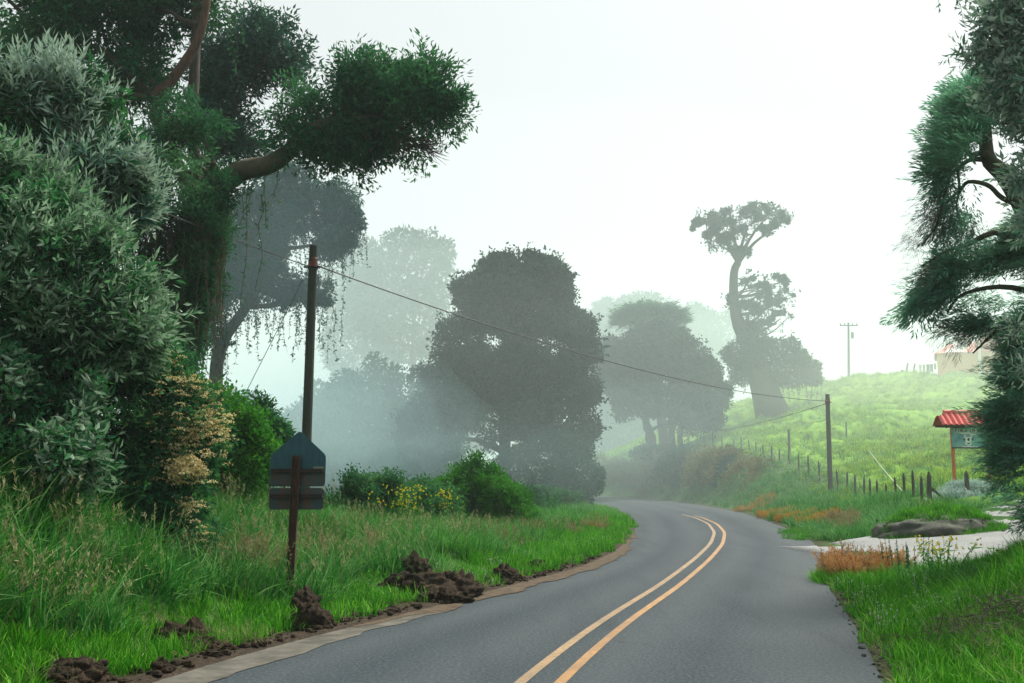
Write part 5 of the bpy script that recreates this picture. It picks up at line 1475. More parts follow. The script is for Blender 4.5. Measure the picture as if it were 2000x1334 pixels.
g.build('roof_beams', M['grey_wood'], tf)

# grey-green cushion plant round the foot of the farm sign
LK = [lump(1850, 975, 37.5, 30, 14), lump(1890, 966, 38, 34, 18), lump(1925, 972, 38, 30, 16), lump(1870, 982, 37, 42, 10), lump(1915, 984, 37, 38, 10), lump(1835, 981, 37, 16, 9)]
shrub('silvery grey-green cushion of plants at the foot of the farm sign', LK, gb_(1885, 988, 37.5), 'net', [twig_sprig(18, 0.34, 0.13, 0.03, 0.7)], 1100, upw=0.5, inner=3000, il=0.12, iw=0.04, innerm='net', name='cushion_plant', cat='plant',
      flowers=('yellow_flower', [(1893, 1902, 955, 962, 36.5, 6), (1905, 1915, 952, 958, 36.5, 4)], 10, 0.05))

# ------------------------------------------------------------------ pasture fence
posts = [(1345, 870, 836, 104), (1362, 872, 838, 102), (1374, 873, 840, 100), (1391, 874, 843, 98), (1409, 873, 850, 94), (1433, 878, 856, 90), (1447, 880, 850, 87), (1462, 888, 857, 84), (1476, 893, 862, 81), (1490, 900, 866, 78), (1507, 909, 869, 73), (1522, 911, 876, 70), (1540, 922, 883, 67), (1559.5, 932, 894, 64), (1578.5, 942, 903, 62), (1599, 951, 910, 60), (1618, 960, 934, 57), (1634, 964, 927, 55.5), (1655, 968, 936, 53.5), (1670, 972, 940, 51.5), (1688, 974, 944, 49.5), (1699, 981, 946, 48), (1713, 988, 948, 46.5), (1730, 985, 944, 45), (1748, 980, 945, 43), (1765, 973, 938, 41), (1783, 966, 936, 39.5), (1799, 972, 929, 37.5), (1814, 988, 921, 35.5)]
p0 = at(*posts[-1][:2], posts[-1][3]); p0[2] = gz(p0[0], p0[1])
tfence = thing('fence', 'wire fence on rough wooden stakes running along the foot of the pasture', 'fence', p0)
tops = []
for i, (x, yb_, yt, Y) in enumerate(posts):
    top = at(x, yt, Y); bt = top.copy(); bt[2] = gz(top[0], Y) - 0.25; bt[0] += rng.normal() * 0.04
    if top[2] - bt[2] < 1.1: top[2] = bt[2] + 1.3
    r = 0.055 if i < len(posts) - 1 else 0.085
    g = Geo(); mid = (top + bt) / 2 + rng.normal(size=3) * 0.015
    tip = top + (top - bt) * 0.001
    tube(g, [bt, mid, top - [0, 0, .16], top], [r * 1.05, r, r * .95, r * .25], 7, cap=True)
    g.build('post', M['grey_wood'], tfence)
    tops.append((top, bt))
for hgt in (0.3, 0.6, 0.88):
    P = np.array([bt + (top - bt) * (0.2 + 0.75 * hgt) + [0, -.06, 0] for top, bt in tops])
    g = Geo(); tube(g, P, 0.008, 4, cap=False); g.build('wire', M['wire'], tfence)
g = Geo(); e = tops[-1]; tube(g, [e[1] + (e[0] - e[1]) * 0.62, e[1] + [0.55, -.1, 0.38]], [0.05, 0.045], 6); g.build('brace', M['grey_wood'], tfence)

def stake(label, x, yt, Y, r, lean=0.0, group=None, h=None):
    top = at(x, yt, Y); bt = top.copy(); bt[2] = gz(top[0], Y) - 0.2; bt[0] -= lean
    g = Geo(); tube(g, [bt, (bt + top) / 2, top - [0, 0, .1], top], [r, r, r * .9, r * .3], 7)
    t = tag(g.build('stake', M['grey_wood']), label, 'stake', group)
    return t
stake('pointed grey stake rising out of the silvery cushion plant', 1887, 920, 37.2, 0.085)
stake('lone short stake in the grass between leaning tree and grey pole', 1540, 838, 76, 0.1)
stake('small faint stake in the pasture right of the grey pole', 1652, 823, 86, 0.07)
stake('tall thin stake leaning right on the crest near the washing', 1773, 708, 124.5, 0.12, 0.35)
stake('second leaning stake on the crest, nearest the washing', 1787, 709, 124.5, 0.12, 0.35)
stake('thick stump on the crest left of the leaning stakes', 1762, 722, 125, 0.26)
stake('short stake on the crest between the faint utility pole and the stump', 1712, 725, 126, 0.08)
stake('low stake on the crest just left of the thick stump', 1739, 728, 126, 0.1)
for x, yt in ((984, 930), (997, 922), (1004, 931)):
    pass
for i, (x, yt, lab) in enumerate(((986, 936, 'leftmost of three pale fence stakes beside the roadside bush'), (997, 925, 'tallest of three pale fence stakes beside the roadside bush'), (1004, 935, 'rightmost of three pale fence stakes beside the roadside bush'))):
    stake(lab, x, yt, 46, 0.055)
cable('pale_rope', 'pale rope stretched from the pasture grass down to the fence', at(1697, 880, 62), at(1763, 960, 41.2), 0.05, 0.016, M['pale_wire'], cat='rope')

# ------------------------------------------------------------------ house, tank and washing on the crest
Yh = 121
hl = at(1829, 728, Yh); hl[2] = gz(hl[0], Yh) - 0.3
th2 = thing('farmhouse', 'ochre farmhouse with a faded red roof half hidden on the foggy crest', 'house', hl)
x0, x1 = at(1830, 700, Yh)[0], at(2010, 700, Yh)[0]
zw = at(1830, 690.5, Yh)[2]; zrg = at(1840, 668, Yh)[2] + 0.15
g = Geo(); box(g, (x0, Yh, hl[2]), (x1, Yh + 7, zw)); g.build('wall', M['cream_wall'], th2)
g = Geo()
v = [(x0 - .3, Yh - .35, zw - .03), (x1 + .3, Yh - .35, zw - .03), (x1 - 1, Yh + 3.5, zrg), (x0 + 1.6, Yh + 3.5, zrg), (x0 - .3, Yh + 7.35, zw - .03), (x1 + .3, Yh + 7.35, zw - .03)]
v = v + [(a, b_, c_ - .09) for a, b_, c_ in v]
g.add(v, [(0, 3, 4), (1, 5, 2), (6, 10, 9), (7, 8, 11)], [(0, 1, 2, 3), (3, 2, 5, 4), (0, 6, 7, 1), (4, 5, 11, 10), (0, 4, 10, 6), (1, 7, 11, 5), (6, 9, 8, 7), (9, 10, 11, 8)])
roof2 = g.build('roof', M['house_roof'], th2)
g = Geo(); sl = lambda u, w: np.array([x0 + u, Yh - .35 + w * 3.85, zw + (zrg - zw) * w + .02])
g.add([sl(0.9, 0.02), sl(2.9, 0.02), sl(3.4, .98), sl(2.3, .98)], None, [(0, 1, 2, 3)]); g.build('roof_sheet', M['white_paint'], roof2)
g = Geo(); xa = at(1903, 700, Yh)[0]; box(g, (xa, Yh - 0.9, hl[2]), (xa + .3, Yh - 0.6, at(1903, 664, Yh)[2])); g.build('porch_post', M['white_paint'], th2)
g = Geo(); xa = at(1908, 700, Yh)[0]; box(g, (xa, Yh + 1.5, zw - .5), (x1 - .5, Yh + 6, zrg + .3))
prism(g, [(xa - .3, zrg + .303), (x1, zrg + .303), (x1 - 1, zrg + 1.6), (xa + 1, zrg + 1.6)], Yh + 1.1, Yh + 6.4); g.build('upper_storey', M['house_roof'], th2)
g = Geo(); xa = at(1860, 700, Yh)[0]
cx = at(1880, 666, Yh); n = 12
ztk = zw + (zrg - zw) * 0.55
HR = -R(22.5); th2.rotation_euler.z = HR
tkp = np.array([hl[0] + 3.2 * math.cos(HR) - 2.2 * math.sin(HR), hl[1] + 3.2 * math.sin(HR) + 2.2 * math.cos(HR)])
tube(g, [(*tkp, ztk - .1), (*tkp, ztk + .25), (*tkp, ztk + 1.1), (*tkp, ztk + 1.35), (*tkp, ztk + 1.45)], [.62, .7, .7, .4, .2], 14)
tag(g.build('water_tank', M['grey_tank'], smooth=True), 'round grey water tank sitting on the roof of the foggy farmhouse', 'water tank')
hwire = cable('clothesline', 'clothesline strung between the leaning stakes and the farmhouse wall', at(1787, 711, 123.5), at(1831, 709, 123), 0.12, 0.012, M['wire'], cat='clothesline')
cl = [('pale shirt hanging at the left end of the clothesline', 1797, 708.5, 4, 20, (0.6, 0.62, 0.55)), ('cream cloth hanging second from the left on the clothesline', 1804, 709, 5, 16, (0.6, 0.5, 0.36)), ('dark blue trousers hanging in the middle of the clothesline', 1812, 709.5, 6, 20, (0.03, 0.045, 0.07)), ('grey-blue trousers hanging right of the dark blue ones', 1819, 709.5, 6, 17, (0.09, 0.12, 0.15)), ('dark small garment at the right end of the clothesline', 1826, 709, 4, 12, (0.05, 0.07, 0.09))]
for i, (lab, x, y, w, h, col) in enumerate(cl):
    t_ = (x - 1787) / 44
    a = at(1787, 711, 123.5) * (1 - t_) + at(1831, 709, 123) * t_; a[2] -= 0.12 * 4 * t_ * (1 - t_)
    s = 123 / F
    W, H = w * s, h * s
    g = Geo()
    if i in (2, 3): poly = [(-W / 2, 0), (-W / 2, -H), (-W * .08, -H * .97), (0, -H * .35), (W * .1, -H), (W / 2, -H * .96), (W / 2, 0)]
    elif i == 0: poly = [(-W / 2, 0), (-W * .8, -H * .35), (-W * .5, -H * .4), (-W * .45, -H), (W * .45, -H), (W * .5, -H * .4), (W * .8, -H * .35), (W / 2, 0)]
    else: poly = [(-W / 2, 0), (-W / 2, -H), (0, -H * .95), (W / 2, -H), (W / 2, 0)]
    prism(g, [(a[0] + p, a[2] + q) for p, q in poly], a[1] - .03, a[1] + .02)
    tag(g.build('garment', plain_mat('cloth', col, 0.9)), lab, 'laundry', 'washing on the clothesline')
# ------------------------------------------------------------------ clods of turned earth, mounds
m, nt, b = new_mat('soil')
f1 = tex_noise(nt, 7, 8, 0.75); f2 = tex_noise(nt, 60, 4, 0.7)
c = ramp(nt, [(0.28, (0.009, 0.007, 0.006)), (0.5, (0.03, 0.022, 0.016)), (0.72, (0.085, 0.062, 0.04))], f1)
c = mixc(nt, ramp(nt, [(0.55, (0, 0, 0)), (0.75, (.7, .7, .7))], f2), c, (0.14, 0.1, 0.06))
nt.links.new(c, b.inputs['Base Color']); b.inputs['Roughness'].default_value = 0.97; b.inputs['Specular IOR Level'].default_value = 0.1
bump(nt, b, f1, 1.0, 0.06)
M['soil'] = m
m, nt, b = new_mat('grey_earth')
f1 = tex_noise(nt, 3, 8, 0.75)
c = ramp(nt, [(0.28, (0.04, 0.044, 0.038)), (0.5, (0.085, 0.09, 0.076)), (0.72, (0.16, 0.16, 0.135))], f1)
nt.links.new(c, b.inputs['Base Color']); b.inputs['Roughness'].default_value = 0.97; b.inputs['Specular IOR Level'].default_value = 0.1
bump(nt, b, f1, 1.0, 0.08)
M['grey_earth'] = m

def ico_dirs(n=26, mm=16):
    u = np.linspace(0, 2 * math.pi, n, endpoint=False); v = np.linspace(0.03, math.pi - 0.03, mm)
    U, V = np.meshgrid(u, v)
    d = np.stack([np.cos(U) * np.sin(V), np.sin(U) * np.sin(V), np.cos(V)], -1).reshape(-1, 3)
    q = [(r * n + (c + 1) % n, r * n + c, (r + 1) * n + c, (r + 1) * n + (c + 1) % n) for r in range(mm - 1) for c in range(n)]
    return d, q
def rock(g, c, r, seed, amp=0.35, fr=1.8, n=26, mm=16, flat=0.0, tint=0.5, sharp=0.0):
    d, q = ico_dirs(n, mm)
    nz = fbm(d * fr + seed * 7.7, 4)
    if sharp: nz = nz + sharp * (0.5 - np.abs(fbm(d * fr * 1.7 + seed * 3.1, 3)))
    p = d * (1 + amp * nz)[:, None]
    p[:, 2] = np.where(p[:, 2] < 0, p[:, 2] * (1 - flat), p[:, 2])
    g.add(np.asarray(c) + p * np.asarray(r), None, q, tint)
HEAPS = []
def clod(label, parts, mat='soil', name='soil_clod', cat='soil heap'):
    """parts: (px, py of the foot, half width px, height px, depth of the body in metres)"""
    g = Geo()
    if len(parts) > 1:                                      # the common foot of the heap
        xa, xb = min(p[0] - p[2] * .8 for p in parts), max(p[0] + p[2] * .8 for p in parts)
        c = hit((xa + xb) / 2, sum(p[1] for p in parts) / len(parts)); k = c[1] / F
        w_ = (xb - xa) / 2 * k
        c = c + np.array([0, w_ * 0.35, 0]); c[2] = gz(c[0], c[1])
        rock(g, c, (w_, w_ * 0.62, 0.3 * max(p[3] for p in parts) * k), 2.2, 0.22, 2.6, 64, 40, sharp=0.4)
    for i, (x, y, rx, rz) in enumerate(parts):
        c = hit(x, y)
        k = c[1] / F
        r = np.array([rx * k, max(rx * 0.75, rz) * k, rz * k])
        c = c + np.array([0, r[1] * 0.55, 0.0])
        c[2] = gz(c[0], c[1])
        HEAPS.append((c[0], c[1], r[0] * 0.95, r[1] * 0.95))
        if mat == 'soil':
            rock(g, c, r * [0.95, 0.95, 0.95], x * 0.37 + i, 0.3, 3.0, 64, 40, sharp=0.6)
        else:
            rock(g, c - [0, 0, r[2] * 0.3], r * [1, 1, 1.3], 4.2, 0.2, 1.7, 96, 60, sharp=0.25)
        for _ in range(int(rx * 4)):                        # crumbs clinging to and lying round the heap
            a = rng.random() * 6.28; rr = 0.85 + 0.45 * rng.random()
            p = c + np.array([math.cos(a) * r[0] * rr, math.sin(a) * r[1] * rr, 0])
            if rng.random() < 0.6:
                p[2] = gz(p[0], p[1]) + 0.01
            else:
                p[:2] = c[:2] + (p[:2] - c[:2]) * 0.75; p[2] = c[2] + r[2] * 0.7 * rng.random()
            q = 0.012 + 0.035 * rng.random() ** 2
            rock(g, p, (q, q, q * 0.8), rng.random() * 99, 0.3, 1.5, 6, 5)
    o = g.build(name, M[mat], smooth=True)
    tag(o, label, cat)
    return o
clod('dark block of turned earth at the foot of the road sign post', [(600, 1228, 36, 44), (592, 1200, 28, 46), (622, 1226, 24, 26), (572, 1222, 18, 22)])
clod('largest brown earth heap with roots beside the grass verge', [(835, 1166, 66, 38), (890, 1164, 46, 42), (785, 1150, 38, 24), (803, 1132, 34, 42), (865, 1176, 50, 22), (915, 1160, 22, 20)])
clod('small brown earth clod right of the largest heap', [(985, 1133, 24, 26), (1003, 1134, 20, 14)])
clod('smallest dark clod in the grass near the road bend', [(1050, 1113, 20, 18)])
clod('dark dug-up earth patch in the grass left of the sign post', [(350, 1262, 52, 42), (318, 1264, 30, 30), (392, 1270, 36, 22), (425, 1272, 24, 16)])
clod('dark earth patch in the bottom left corner', [(135, 1330, 58, 36), (95, 1338, 46, 26)])
clod('little upturned clod on the dirt at the bottom left road edge', [(310, 1312, 17, 20)])
clod('grey earth bank at the mouth of the gravel track', [(1848, 1044, 116, 36)], mat='grey_earth', name='earth_bank', cat='earth bank')
_ck = at(1885, 980, 36.5); HEAPS.append((_ck[0], _ck[1], 1.5, 3.6))
def heap_free(P):
    ok = np.ones(len(P), bool)
    for x, y, a, b_ in HEAPS:
        ok &= ((P[:, 0] - x) / a) ** 2 + ((P[:, 1] - y) / b_) ** 2 > 1.0
    ok[P[:, 1] > 60] = True
    return P[ok]

# tufts growing on and round the earth bank
_m = HEAPS[-2]
_a = rng.random(900) * 6.283; _r = 0.25 + 0.95 * rng.random(900) ** 0.6
_x = _m[0] + np.cos(_a) * _r * _m[2]; _y = _m[1] + np.sin(_a) * _r * _m[3]
_h = at(1848, 1000, _m[1])[2] - gz(_m[0], _m[1])
BANK = np.stack([_x, _y, ground_z(_x, _y) + np.clip(_h * 1.12 * np.sqrt(np.clip(1 - _r ** 2, 0, 1)), 0, 9)], -1)
BANK = BANK[(np.sin(_a) > -0.35) | (_r > 0.97) | (rng.random(900) < 0.3)]
# crumbs of soil along the left road edge
g = Geo()
for _ in range(900):
    y = 7.2 + 16 * rng.random() ** 1.4
    x = xl(y) - 0.12 - 0.75 * rng.random() ** 1.5
    s = 0.008 + 0.045 * rng.random() ** 3
    rock(g, (x, y, float(gz(x, y)) + s * 0.3), (s * 1.3, s, s * 0.8), rng.random() * 90, 0.3, 1.6, 6, 5)
g.build('soil_crumbs', M['soil'], kind='stuff')
g = Geo()
for _ in range(260):
    y = 6 + 14 * rng.random() ** 1.3
    x = xr(y) - 0.08 + 0.25 * rng.random()
    s = 0.005 + 0.02 * rng.random() ** 2
    rock(g, (x, y, max(0.003, float(gz(x, y))) + s * 0.3), (s * 1.3, s, s * 0.8), rng.random() * 90, 0.3, 1.6, 6, 5)
g.build('gravel_grit', M['grey_earth'], kind='stuff')

# ------------------------------------------------------------------ grass: points instanced through geometry nodes
def blade_clump(n, h, spread, width, bend, segs=3, tip=None, lean=0.0):
    g = Geo()
    for i in range(n):
        a = rng.random() * 6.283; r = spread * math.sqrt(rng.random())
        p = np.array([math.cos(a) * r, math.sin(a) * r, -0.03])
        L = h * (0.45 + 0.65 * rng.random()); b_ = bend * (0.3 + rng.random())
        a2 = a + rng.normal() * 0.9
        d = np.array([math.cos(a2), math.sin(a2), 0]); s = np.array([-d[1], d[0], 0])
        if rng.random() < 0.5: s = unit(s + d * rng.normal() * 0.8)
        w = width * (0.6 + 0.7 * rng.random())
        t = np.linspace(0, 1, segs + 1)
        P = p + np.array([0, 0, 1]) * (L * (t - 0.35 * b_ * t ** 2.2))[:, None] + d * (L * b_ * t ** 2)[:, None]
        ww = w * (1 - t) ** 0.7
        v = [];
        for j in range(segs):
            v += [P[j] - s * ww[j] / 2, P[j] + s * ww[j] / 2]
        v.append(P[-1])
        q = [(2 * j, 2 * j + 1, 2 * j + 3, 2 * j + 2) for j in range(segs - 1)]
        g.add(v, [(2 * segs - 2, 2 * segs - 1, 2 * segs)], q, np.clip(0.48 + rng.normal() * 0.3, 0, 1))
    return g
def seed_clump(n, h, spread, head=0.14, nleaf=12, hw=0.012):
    """stems with airy seed heads"""
    g = Geo()
    for i in range(n):
        a = rng.random() * 6.283; r = spread * math.sqrt(rng.random())
        p = np.array([math.cos(a) * r, math.sin(a) * r, 0])
        L = h * (0.6 + 0.5 * rng.random()); d = np.array([math.cos(a), math.sin(a), 0]) * L * 0.25 * rng.random()
        P = np.array([p, p + [0, 0, L * .5] + d * .3, p + [0, 0, L] + d])
        tube(g, P, [0.0022, 0.0018, 0.0012], 3, tint=0.3, cap=False)
        u = rng.random(nleaf)
        Q = P[2] - (P[2] - P[1]) / np.linalg.norm(P[2] - P[1]) * (u * head)[:, None]
        leaves(g, Q, np.array([0, 0, 0.9]) + rng.normal(size=(nleaf, 3)) * 0.5 + d * 2, rand_dirs(nleaf), head * 0.32, hw, np.clip(0.6 + rng.normal(size=nleaf) * .25, 0, 1))
    return g
_cols = {}
def clump_set(key, mat, geos):
    col = bpy.data.collections.new(key)
    for i, g in enumerate(geos):
        o = bpy.data.objects.new(key, g.mesh(key, M[mat]))
        col.objects.link(o)
    _cols[key] = (col, len(geos))
clump_set('short_grass_clump', 'grass', [blade_clump(26, 0.24, 0.14, 0.016, 0.65) for _ in range(4)])
clump_set('tall_grass_clump', 'grass_dark', [blade_clump(22, 0.5, 0.17, 0.016, 0.85, 4) for _ in range(4)])
clump_set('fine_grass_clump', 'grass', [blade_clump(24, 0.4, 0.15, 0.013, 0.6, 4) for _ in range(3)])
clump_set('pasture_clump', 'pasture_grass', [blade_clump(34, 0.4, 0.36, 0.05, 0.9, 2) for _ in range(4)])
clump_set('straw_clump', 'straw', [blade_clump(16, 0.3, 0.12, 0.008, 1.3, 3) for _ in range(3)])
clump_set('straw_stalks', 'straw', [seed_clump(5, 0.62, 0.16, 0.16, 12, 0.009) for _ in range(3)])
clump_set('seed_heads', 'pinkish', [seed_clump(9, 0.6, 0.16, 0.2, 16, 0.014) for _ in range(3)])
clump_set('orange_grass', 'orange_grass', [seed_clump(12, 0.5, 0.15, 0.24, 18, 0.014) for _ in range(3)])
clump_set('orange_strip', 'orange_strip', [seed_clump(12, 0.5, 0.15, 0.24, 18, 0.016) for _ in range(3)])
clump_set('tiny_flowers', 'white_flower', [seed_clump(6, 0.2, 0.16, 0.02, 6, 0.03) for _ in range(3)])
clump_set('weed_clump', 'bright', [(lambda g: (sprays(g, twig_sprig(18, 0.3, 0.075, 0.032, 0.9), rng.normal(size=(7, 3)) * [.07, .07, 0], rng.normal(size=(7, 3)) * [.5, .5, .1] + [0, 0, .9], 0.6 + 0.5 * rng.random(7), 0.55), g)[1])(Geo()) for _ in range(3)])

_tree = None
def gn_tree(col):
    t = bpy.data.node_groups.new('plant_scatter', 'GeometryNodeTree')
    t.interface.new_socket('Geometry', in_out='INPUT', socket_type='NodeSocketGeometry')
    t.interface.new_socket('Geometry', in_out='OUTPUT', socket_type='NodeSocketGeometry')
    N = t.nodes
    gi, go = N.new('NodeGroupInput'), N.new('NodeGroupOutput')
    ins = N.new('GeometryNodeInstanceOnPoints')
    ci = N.new('GeometryNodeCollectionInfo')
    ci.inputs['Collection'].default_value = col
    ci.inputs['Separate Children'].default_value = True
    ci.inputs['Reset Children'].default_value = True
    def na(name, typ):
        n = N.new('GeometryNodeInputNamedAttribute'); n.data_type = typ; n.inputs['Name'].default_value = name
        return n.outputs['Attribute']
    t.links.new(gi.outputs[0], ins.inputs['Points'])
    t.links.new(ci.outputs[0], ins.inputs['Instance'])
    ins.inputs['Pick Instance'].default_value = True
    t.links.new(na('pick', 'INT'), ins.inputs['Instance Index'])
    t.links.new(na('rot', 'FLOAT_VECTOR'), ins.inputs['Rotation'])
    t.links.new(na('scl', 'FLOAT_VECTOR'), ins.inputs['Scale'])
    t.links.new(ins.outputs[0], go.inputs[0])
    return t
def scatter(name, key, P, scale, tilt=0.18, lean=(0, 0)):
    col, n = _cols[key]
    me = bpy.data.meshes.new(name)
    P = np.asarray(P, float)
    me.vertices.add(len(P)); me.vertices.foreach_set('co', P.astype(np.float32).ravel())
    a = me.attributes.new('pick', 'INT', 'POINT'); a.data.foreach_set('value', rng.integers(0, n, len(P)).astype(np.int32))
    rot = np.c_[rng.normal(size=(len(P), 2)) * tilt + np.array([-lean[1], lean[0]]), rng.random(len(P)) * 6.283]
    a = me.attributes.new('rot', 'FLOAT_VECTOR', 'POINT'); a.data.foreach_set('vector', rot.astype(np.float32).ravel())
    s = np.broadcast_to(np.asarray(scale, float), (len(P),))
    sc = np.stack([s * (0.85 + .3 * rng.random(len(P))), s * (0.85 + .3 * rng.random(len(P))), s * (0.75 + .5 * rng.random(len(P)))], -1)
    a = me.attributes.new('scl', 'FLOAT_VECTOR', 'POINT'); a.data.foreach_set('vector', sc.astype(np.float32).ravel())
    o = bpy.data.objects.new(name, me); C.objects.link(o)
    md = o.modifiers.new('scatter', 'NODES'); md.node_group = gn_tree(col)
    o['kind'] = 'stuff'
    return o
def strewn(n, x0, x1, y0, y1, keep):
    """random ground points, denser near the camera"""
    u = rng.random(n)
    y = 1 / (1 / y0 + u * (1 / y1 - 1 / y0))
    x = x0 + (x1 - x0) * rng.random(n)
    k = keep(x, y) > rng.random(n)
    x, y = x[k], y[k]
    return heap_free(np.stack([x, y, ground_z(x, y)], -1))
def patch(n, px, py, Y, rx, ry):
    c = at(px, py, Y)
    a = rng.random(n) * 6.283; r = np.sqrt(rng.random(n))
    x, y = c[0] + np.cos(a) * r * rx, c[1] + np.sin(a) * r * ry
    return np.stack([x, y, ground_z(x, y)], -1)
nzf = lambda x, y, f, o=0.0: fbm(xy0(np.asarray(x) + o, np.asarray(y), f), 3)
td = lambda x, y: track_dist(x, y)[0]

# left verge, near
edge_n = lambda x, y: 0.42 + 0.35 * nzf(x, y, 1.1, 5)
P = strewn(15000, -13, 3, 5.5, 26, lambda x, y: ((xl(y) - x) > edge_n(x, y)) * 1.0)
d = xl(P[:, 1]) - P[:, 0]
short = d < 1.7 + 0.7 * nzf(P[:, 0], P[:, 1], 0.7)
scatter('verge_grass', 'short_grass_clump', P[short], 0.75 + 0.35 * rng.random(short.sum()))
scatter('tall_verge_grass', 'tall_grass_clump', P[~short], 0.8 + 0.5 * rng.random((~short).sum()), 0.25, (0.12, 0))
scatter('fine_verge_grass', 'fine_grass_clump', P[~short][::3], 0.8 + 0.5 * rng.random(len(P[~short][::3])), 0.2)
Q = P[~short]; Q = Q[rng.random(len(Q)) < 0.16 * (1 + nzf(Q[:, 0], Q[:, 1], 0.5, 3)).clip(0, 2)]
scatter('seeding_grass', 'straw_stalks', Q, 0.9 + 0.4 * rng.random(len(Q)), 0.25)
# inside of the bend
P = strewn(15000, -9, 6.4, 19, 78, lambda x, y: ((xl(y) - x) > 0.25 + 0.25 * nzf(x, y, 0.9)) * 1.0)
d = xl(P[:, 1]) - P[:, 0]
short = d < 2.0 + 1.0 * nzf(P[:, 0], P[:, 1], 0.4)
scatter('bend_grass', 'short_grass_clump', P[short], 0.9 + 0.5 * rng.random(short.sum()))
scatter('tall_bend_grass', 'tall_grass_clump', P[~short], 0.8 + 0.5 * rng.random((~short).sum()), 0.22)
scatter('fine_bend_grass', 'fine_grass_clump', P[~short][::2], 0.9 + 0.5 * rng.random(len(P[~short][::2])))
# right verge, near
P = strewn(9500, 1.5, 11, 5.0, 22.5, lambda x, y: ((x - xr(y)) > 0.12 + 0.12 * nzf(x, y, 1.3)) * (td(x, y) > 0.15) * 1.0)
scatter('right_verge_grass', 'short_grass_clump', P, 0.75 + 0.45 * rng.random(len(P)), 0.22)
Q = P[(P[:, 0] - xr(P[:, 1]) > 0.8) & (rng.random(len(P)) < 0.5)]
scatter('fine_right_verge_grass', 'fine_grass_clump', Q, 0.7 + 0.4 * rng.random(len(Q)), 0.25)
scatter('bank_grass', 'short_grass_clump', BANK, 0.9, 0.3)
Q = strewn(2200, 10, 60, 40, 128, lambda x, y: ((x - xr(y)) > 6.0) * (nzf(x, y, 0.13, 21) > -0.05) * 1.0)
scatter('pasture_tussocks', 'tall_grass_clump', Q, 0.9 + 0.9 * rng.random(len(Q)), 0.25)
# far right verge below the hedge and along the fence
P = strewn(9000, 5, 22, 26, 125, lambda x, y: ((x - xr(y)) > 0.25 + 0.2 * nzf(x, y, 0.8)) * (td(x, y) > 0.3) * ((x - xr(y)) < 6.5) * 1.0)
scatter('roadside_grass', 'tall_grass_clump', P, 0.75 + 0.5 * rng.random(len(P)))
# pasture
P = strewn(60000, 8, 75, 33, 140, lambda x, y: ((x - xr(y)) > 4.0) * (td(x, y) > 0.8) * (0.55 + 0.5 * nzf(x, y, 0.25)))
hum = nzf(P[:, 0], P[:, 1], 0.3, 7)
P = P[(P[:, 0] - xr(P[:, 1]) > 7) | (rng.random(len(P)) < 0.4)]
hum = nzf(P[:, 0], P[:, 1], 0.3, 7)
scatter('pasture_grass', 'pasture_clump', P, np.where(P[:, 0] - xr(P[:, 1]) > 9, 1, 0.6) * (0.7 + 0.55 * rng.random(len(P))) * (1 + 0.35 * hum), 0.3, (-0.2, -0.15))
Q = strewn(900, 12, 30, 55, 110, lambda x, y: ((x - xr(y)) > 3.5) * (nzf(x, y, 0.2, 3) > 0.35) * 1.0)
scatter('pasture_flowers', 'tiny_flowers', Q, 1.8)

# seed heads and coloured grasses in their patches
S_ = lambda name, key, P, s, tilt=0.2: scatter(name, key, np.concatenate(P), s, tilt)
S_('pink_seed_heads', 'seed_heads', [patch(14, 540, 1075, 15, 0.4, 0.4), patch(7, 610, 1050, 17, 0.5, 0.7), patch(6, 470, 1040, 15.5, 0.5, 0.7), patch(6, 400, 1060, 14.5, 0.5, 0.6), patch(5, 690, 1085, 17.5, 0.5, 0.7), patch(6, 980, 1070, 27, 0.5, .8),
     patch(22, 1010, 1040, 30, 0.5, 1.0), patch(10, 1050, 1065, 27.5, 0.5, .8), patch(10, 900, 1078, 23.5, 1.5, .6), patch(10, 1110, 1050, 29, 0.6, .8), patch(8, 1170, 1040, 33, 0.5, .8), patch(5, 1000, 1095, 23, 0.6, 0.6)], 0.75)
S_('orange_grass', 'orange_grass', [patch(18, 1155, 1032, 34, 0.5, .8), patch(12, 800, 1035, 24, 0.6, 0.5), patch(8, 760, 1060, 22, 0.4, 0.4)], 0.5)
S_('orange_roadside_grass', 'orange_strip', [patch(70, 1470, 990, 56, 1.3, 1.6), patch(60, 1520, 1003, 46, 0.9, 1.3), patch(90, 1555, 1012, 41, 0.8, 1.0), patch(100, 1598, 1018, 37, 0.8, 1.0)], 0.6)
S_('straw_roadside_grass', 'seed_heads', [patch(46, 1640, 1022, 34, 0.5, .8), patch(20, 1652, 1045, 31, 0.4, .6)], 0.8)
S_('red_tipped_grass', 'orange_grass', [patch(70, 1668, 1110, 17.6, 0.5, 0.9), patch(30, 1655, 1112, 17.4, 0.2, 0.5), patch(44, 1722, 1112, 17.8, 0.42, 0.7)], 0.45 + 0.4 * rng.random(144), 0.2)
S_('red_tipped_grass', 'seed_heads', [patch(70, 1690, 1105, 17.7, 0.75, 0.8)], 0.42 + 0.4 * rng.random(70), 0.2)
P = np.concatenate([patch(380, 1685, 1120, 17.2, 0.75, 1.2)])
scatter('dense_grass', 'fine_grass_clump', P, 0.72)
Q = np.concatenate([patch(40, 1780, 1130, 16.5, 0.35, 0.5), patch(14, 1840, 1140, 15.8, 0.5, 0.4), patch(30, 1740, 1120, 17.3, 0.4, .4), patch(30, 1885, 1165, 14.6, 0.2, 0.5)])
scatter('tall_weeds', 'tall_grass_clump', Q, 0.75, 0.12)
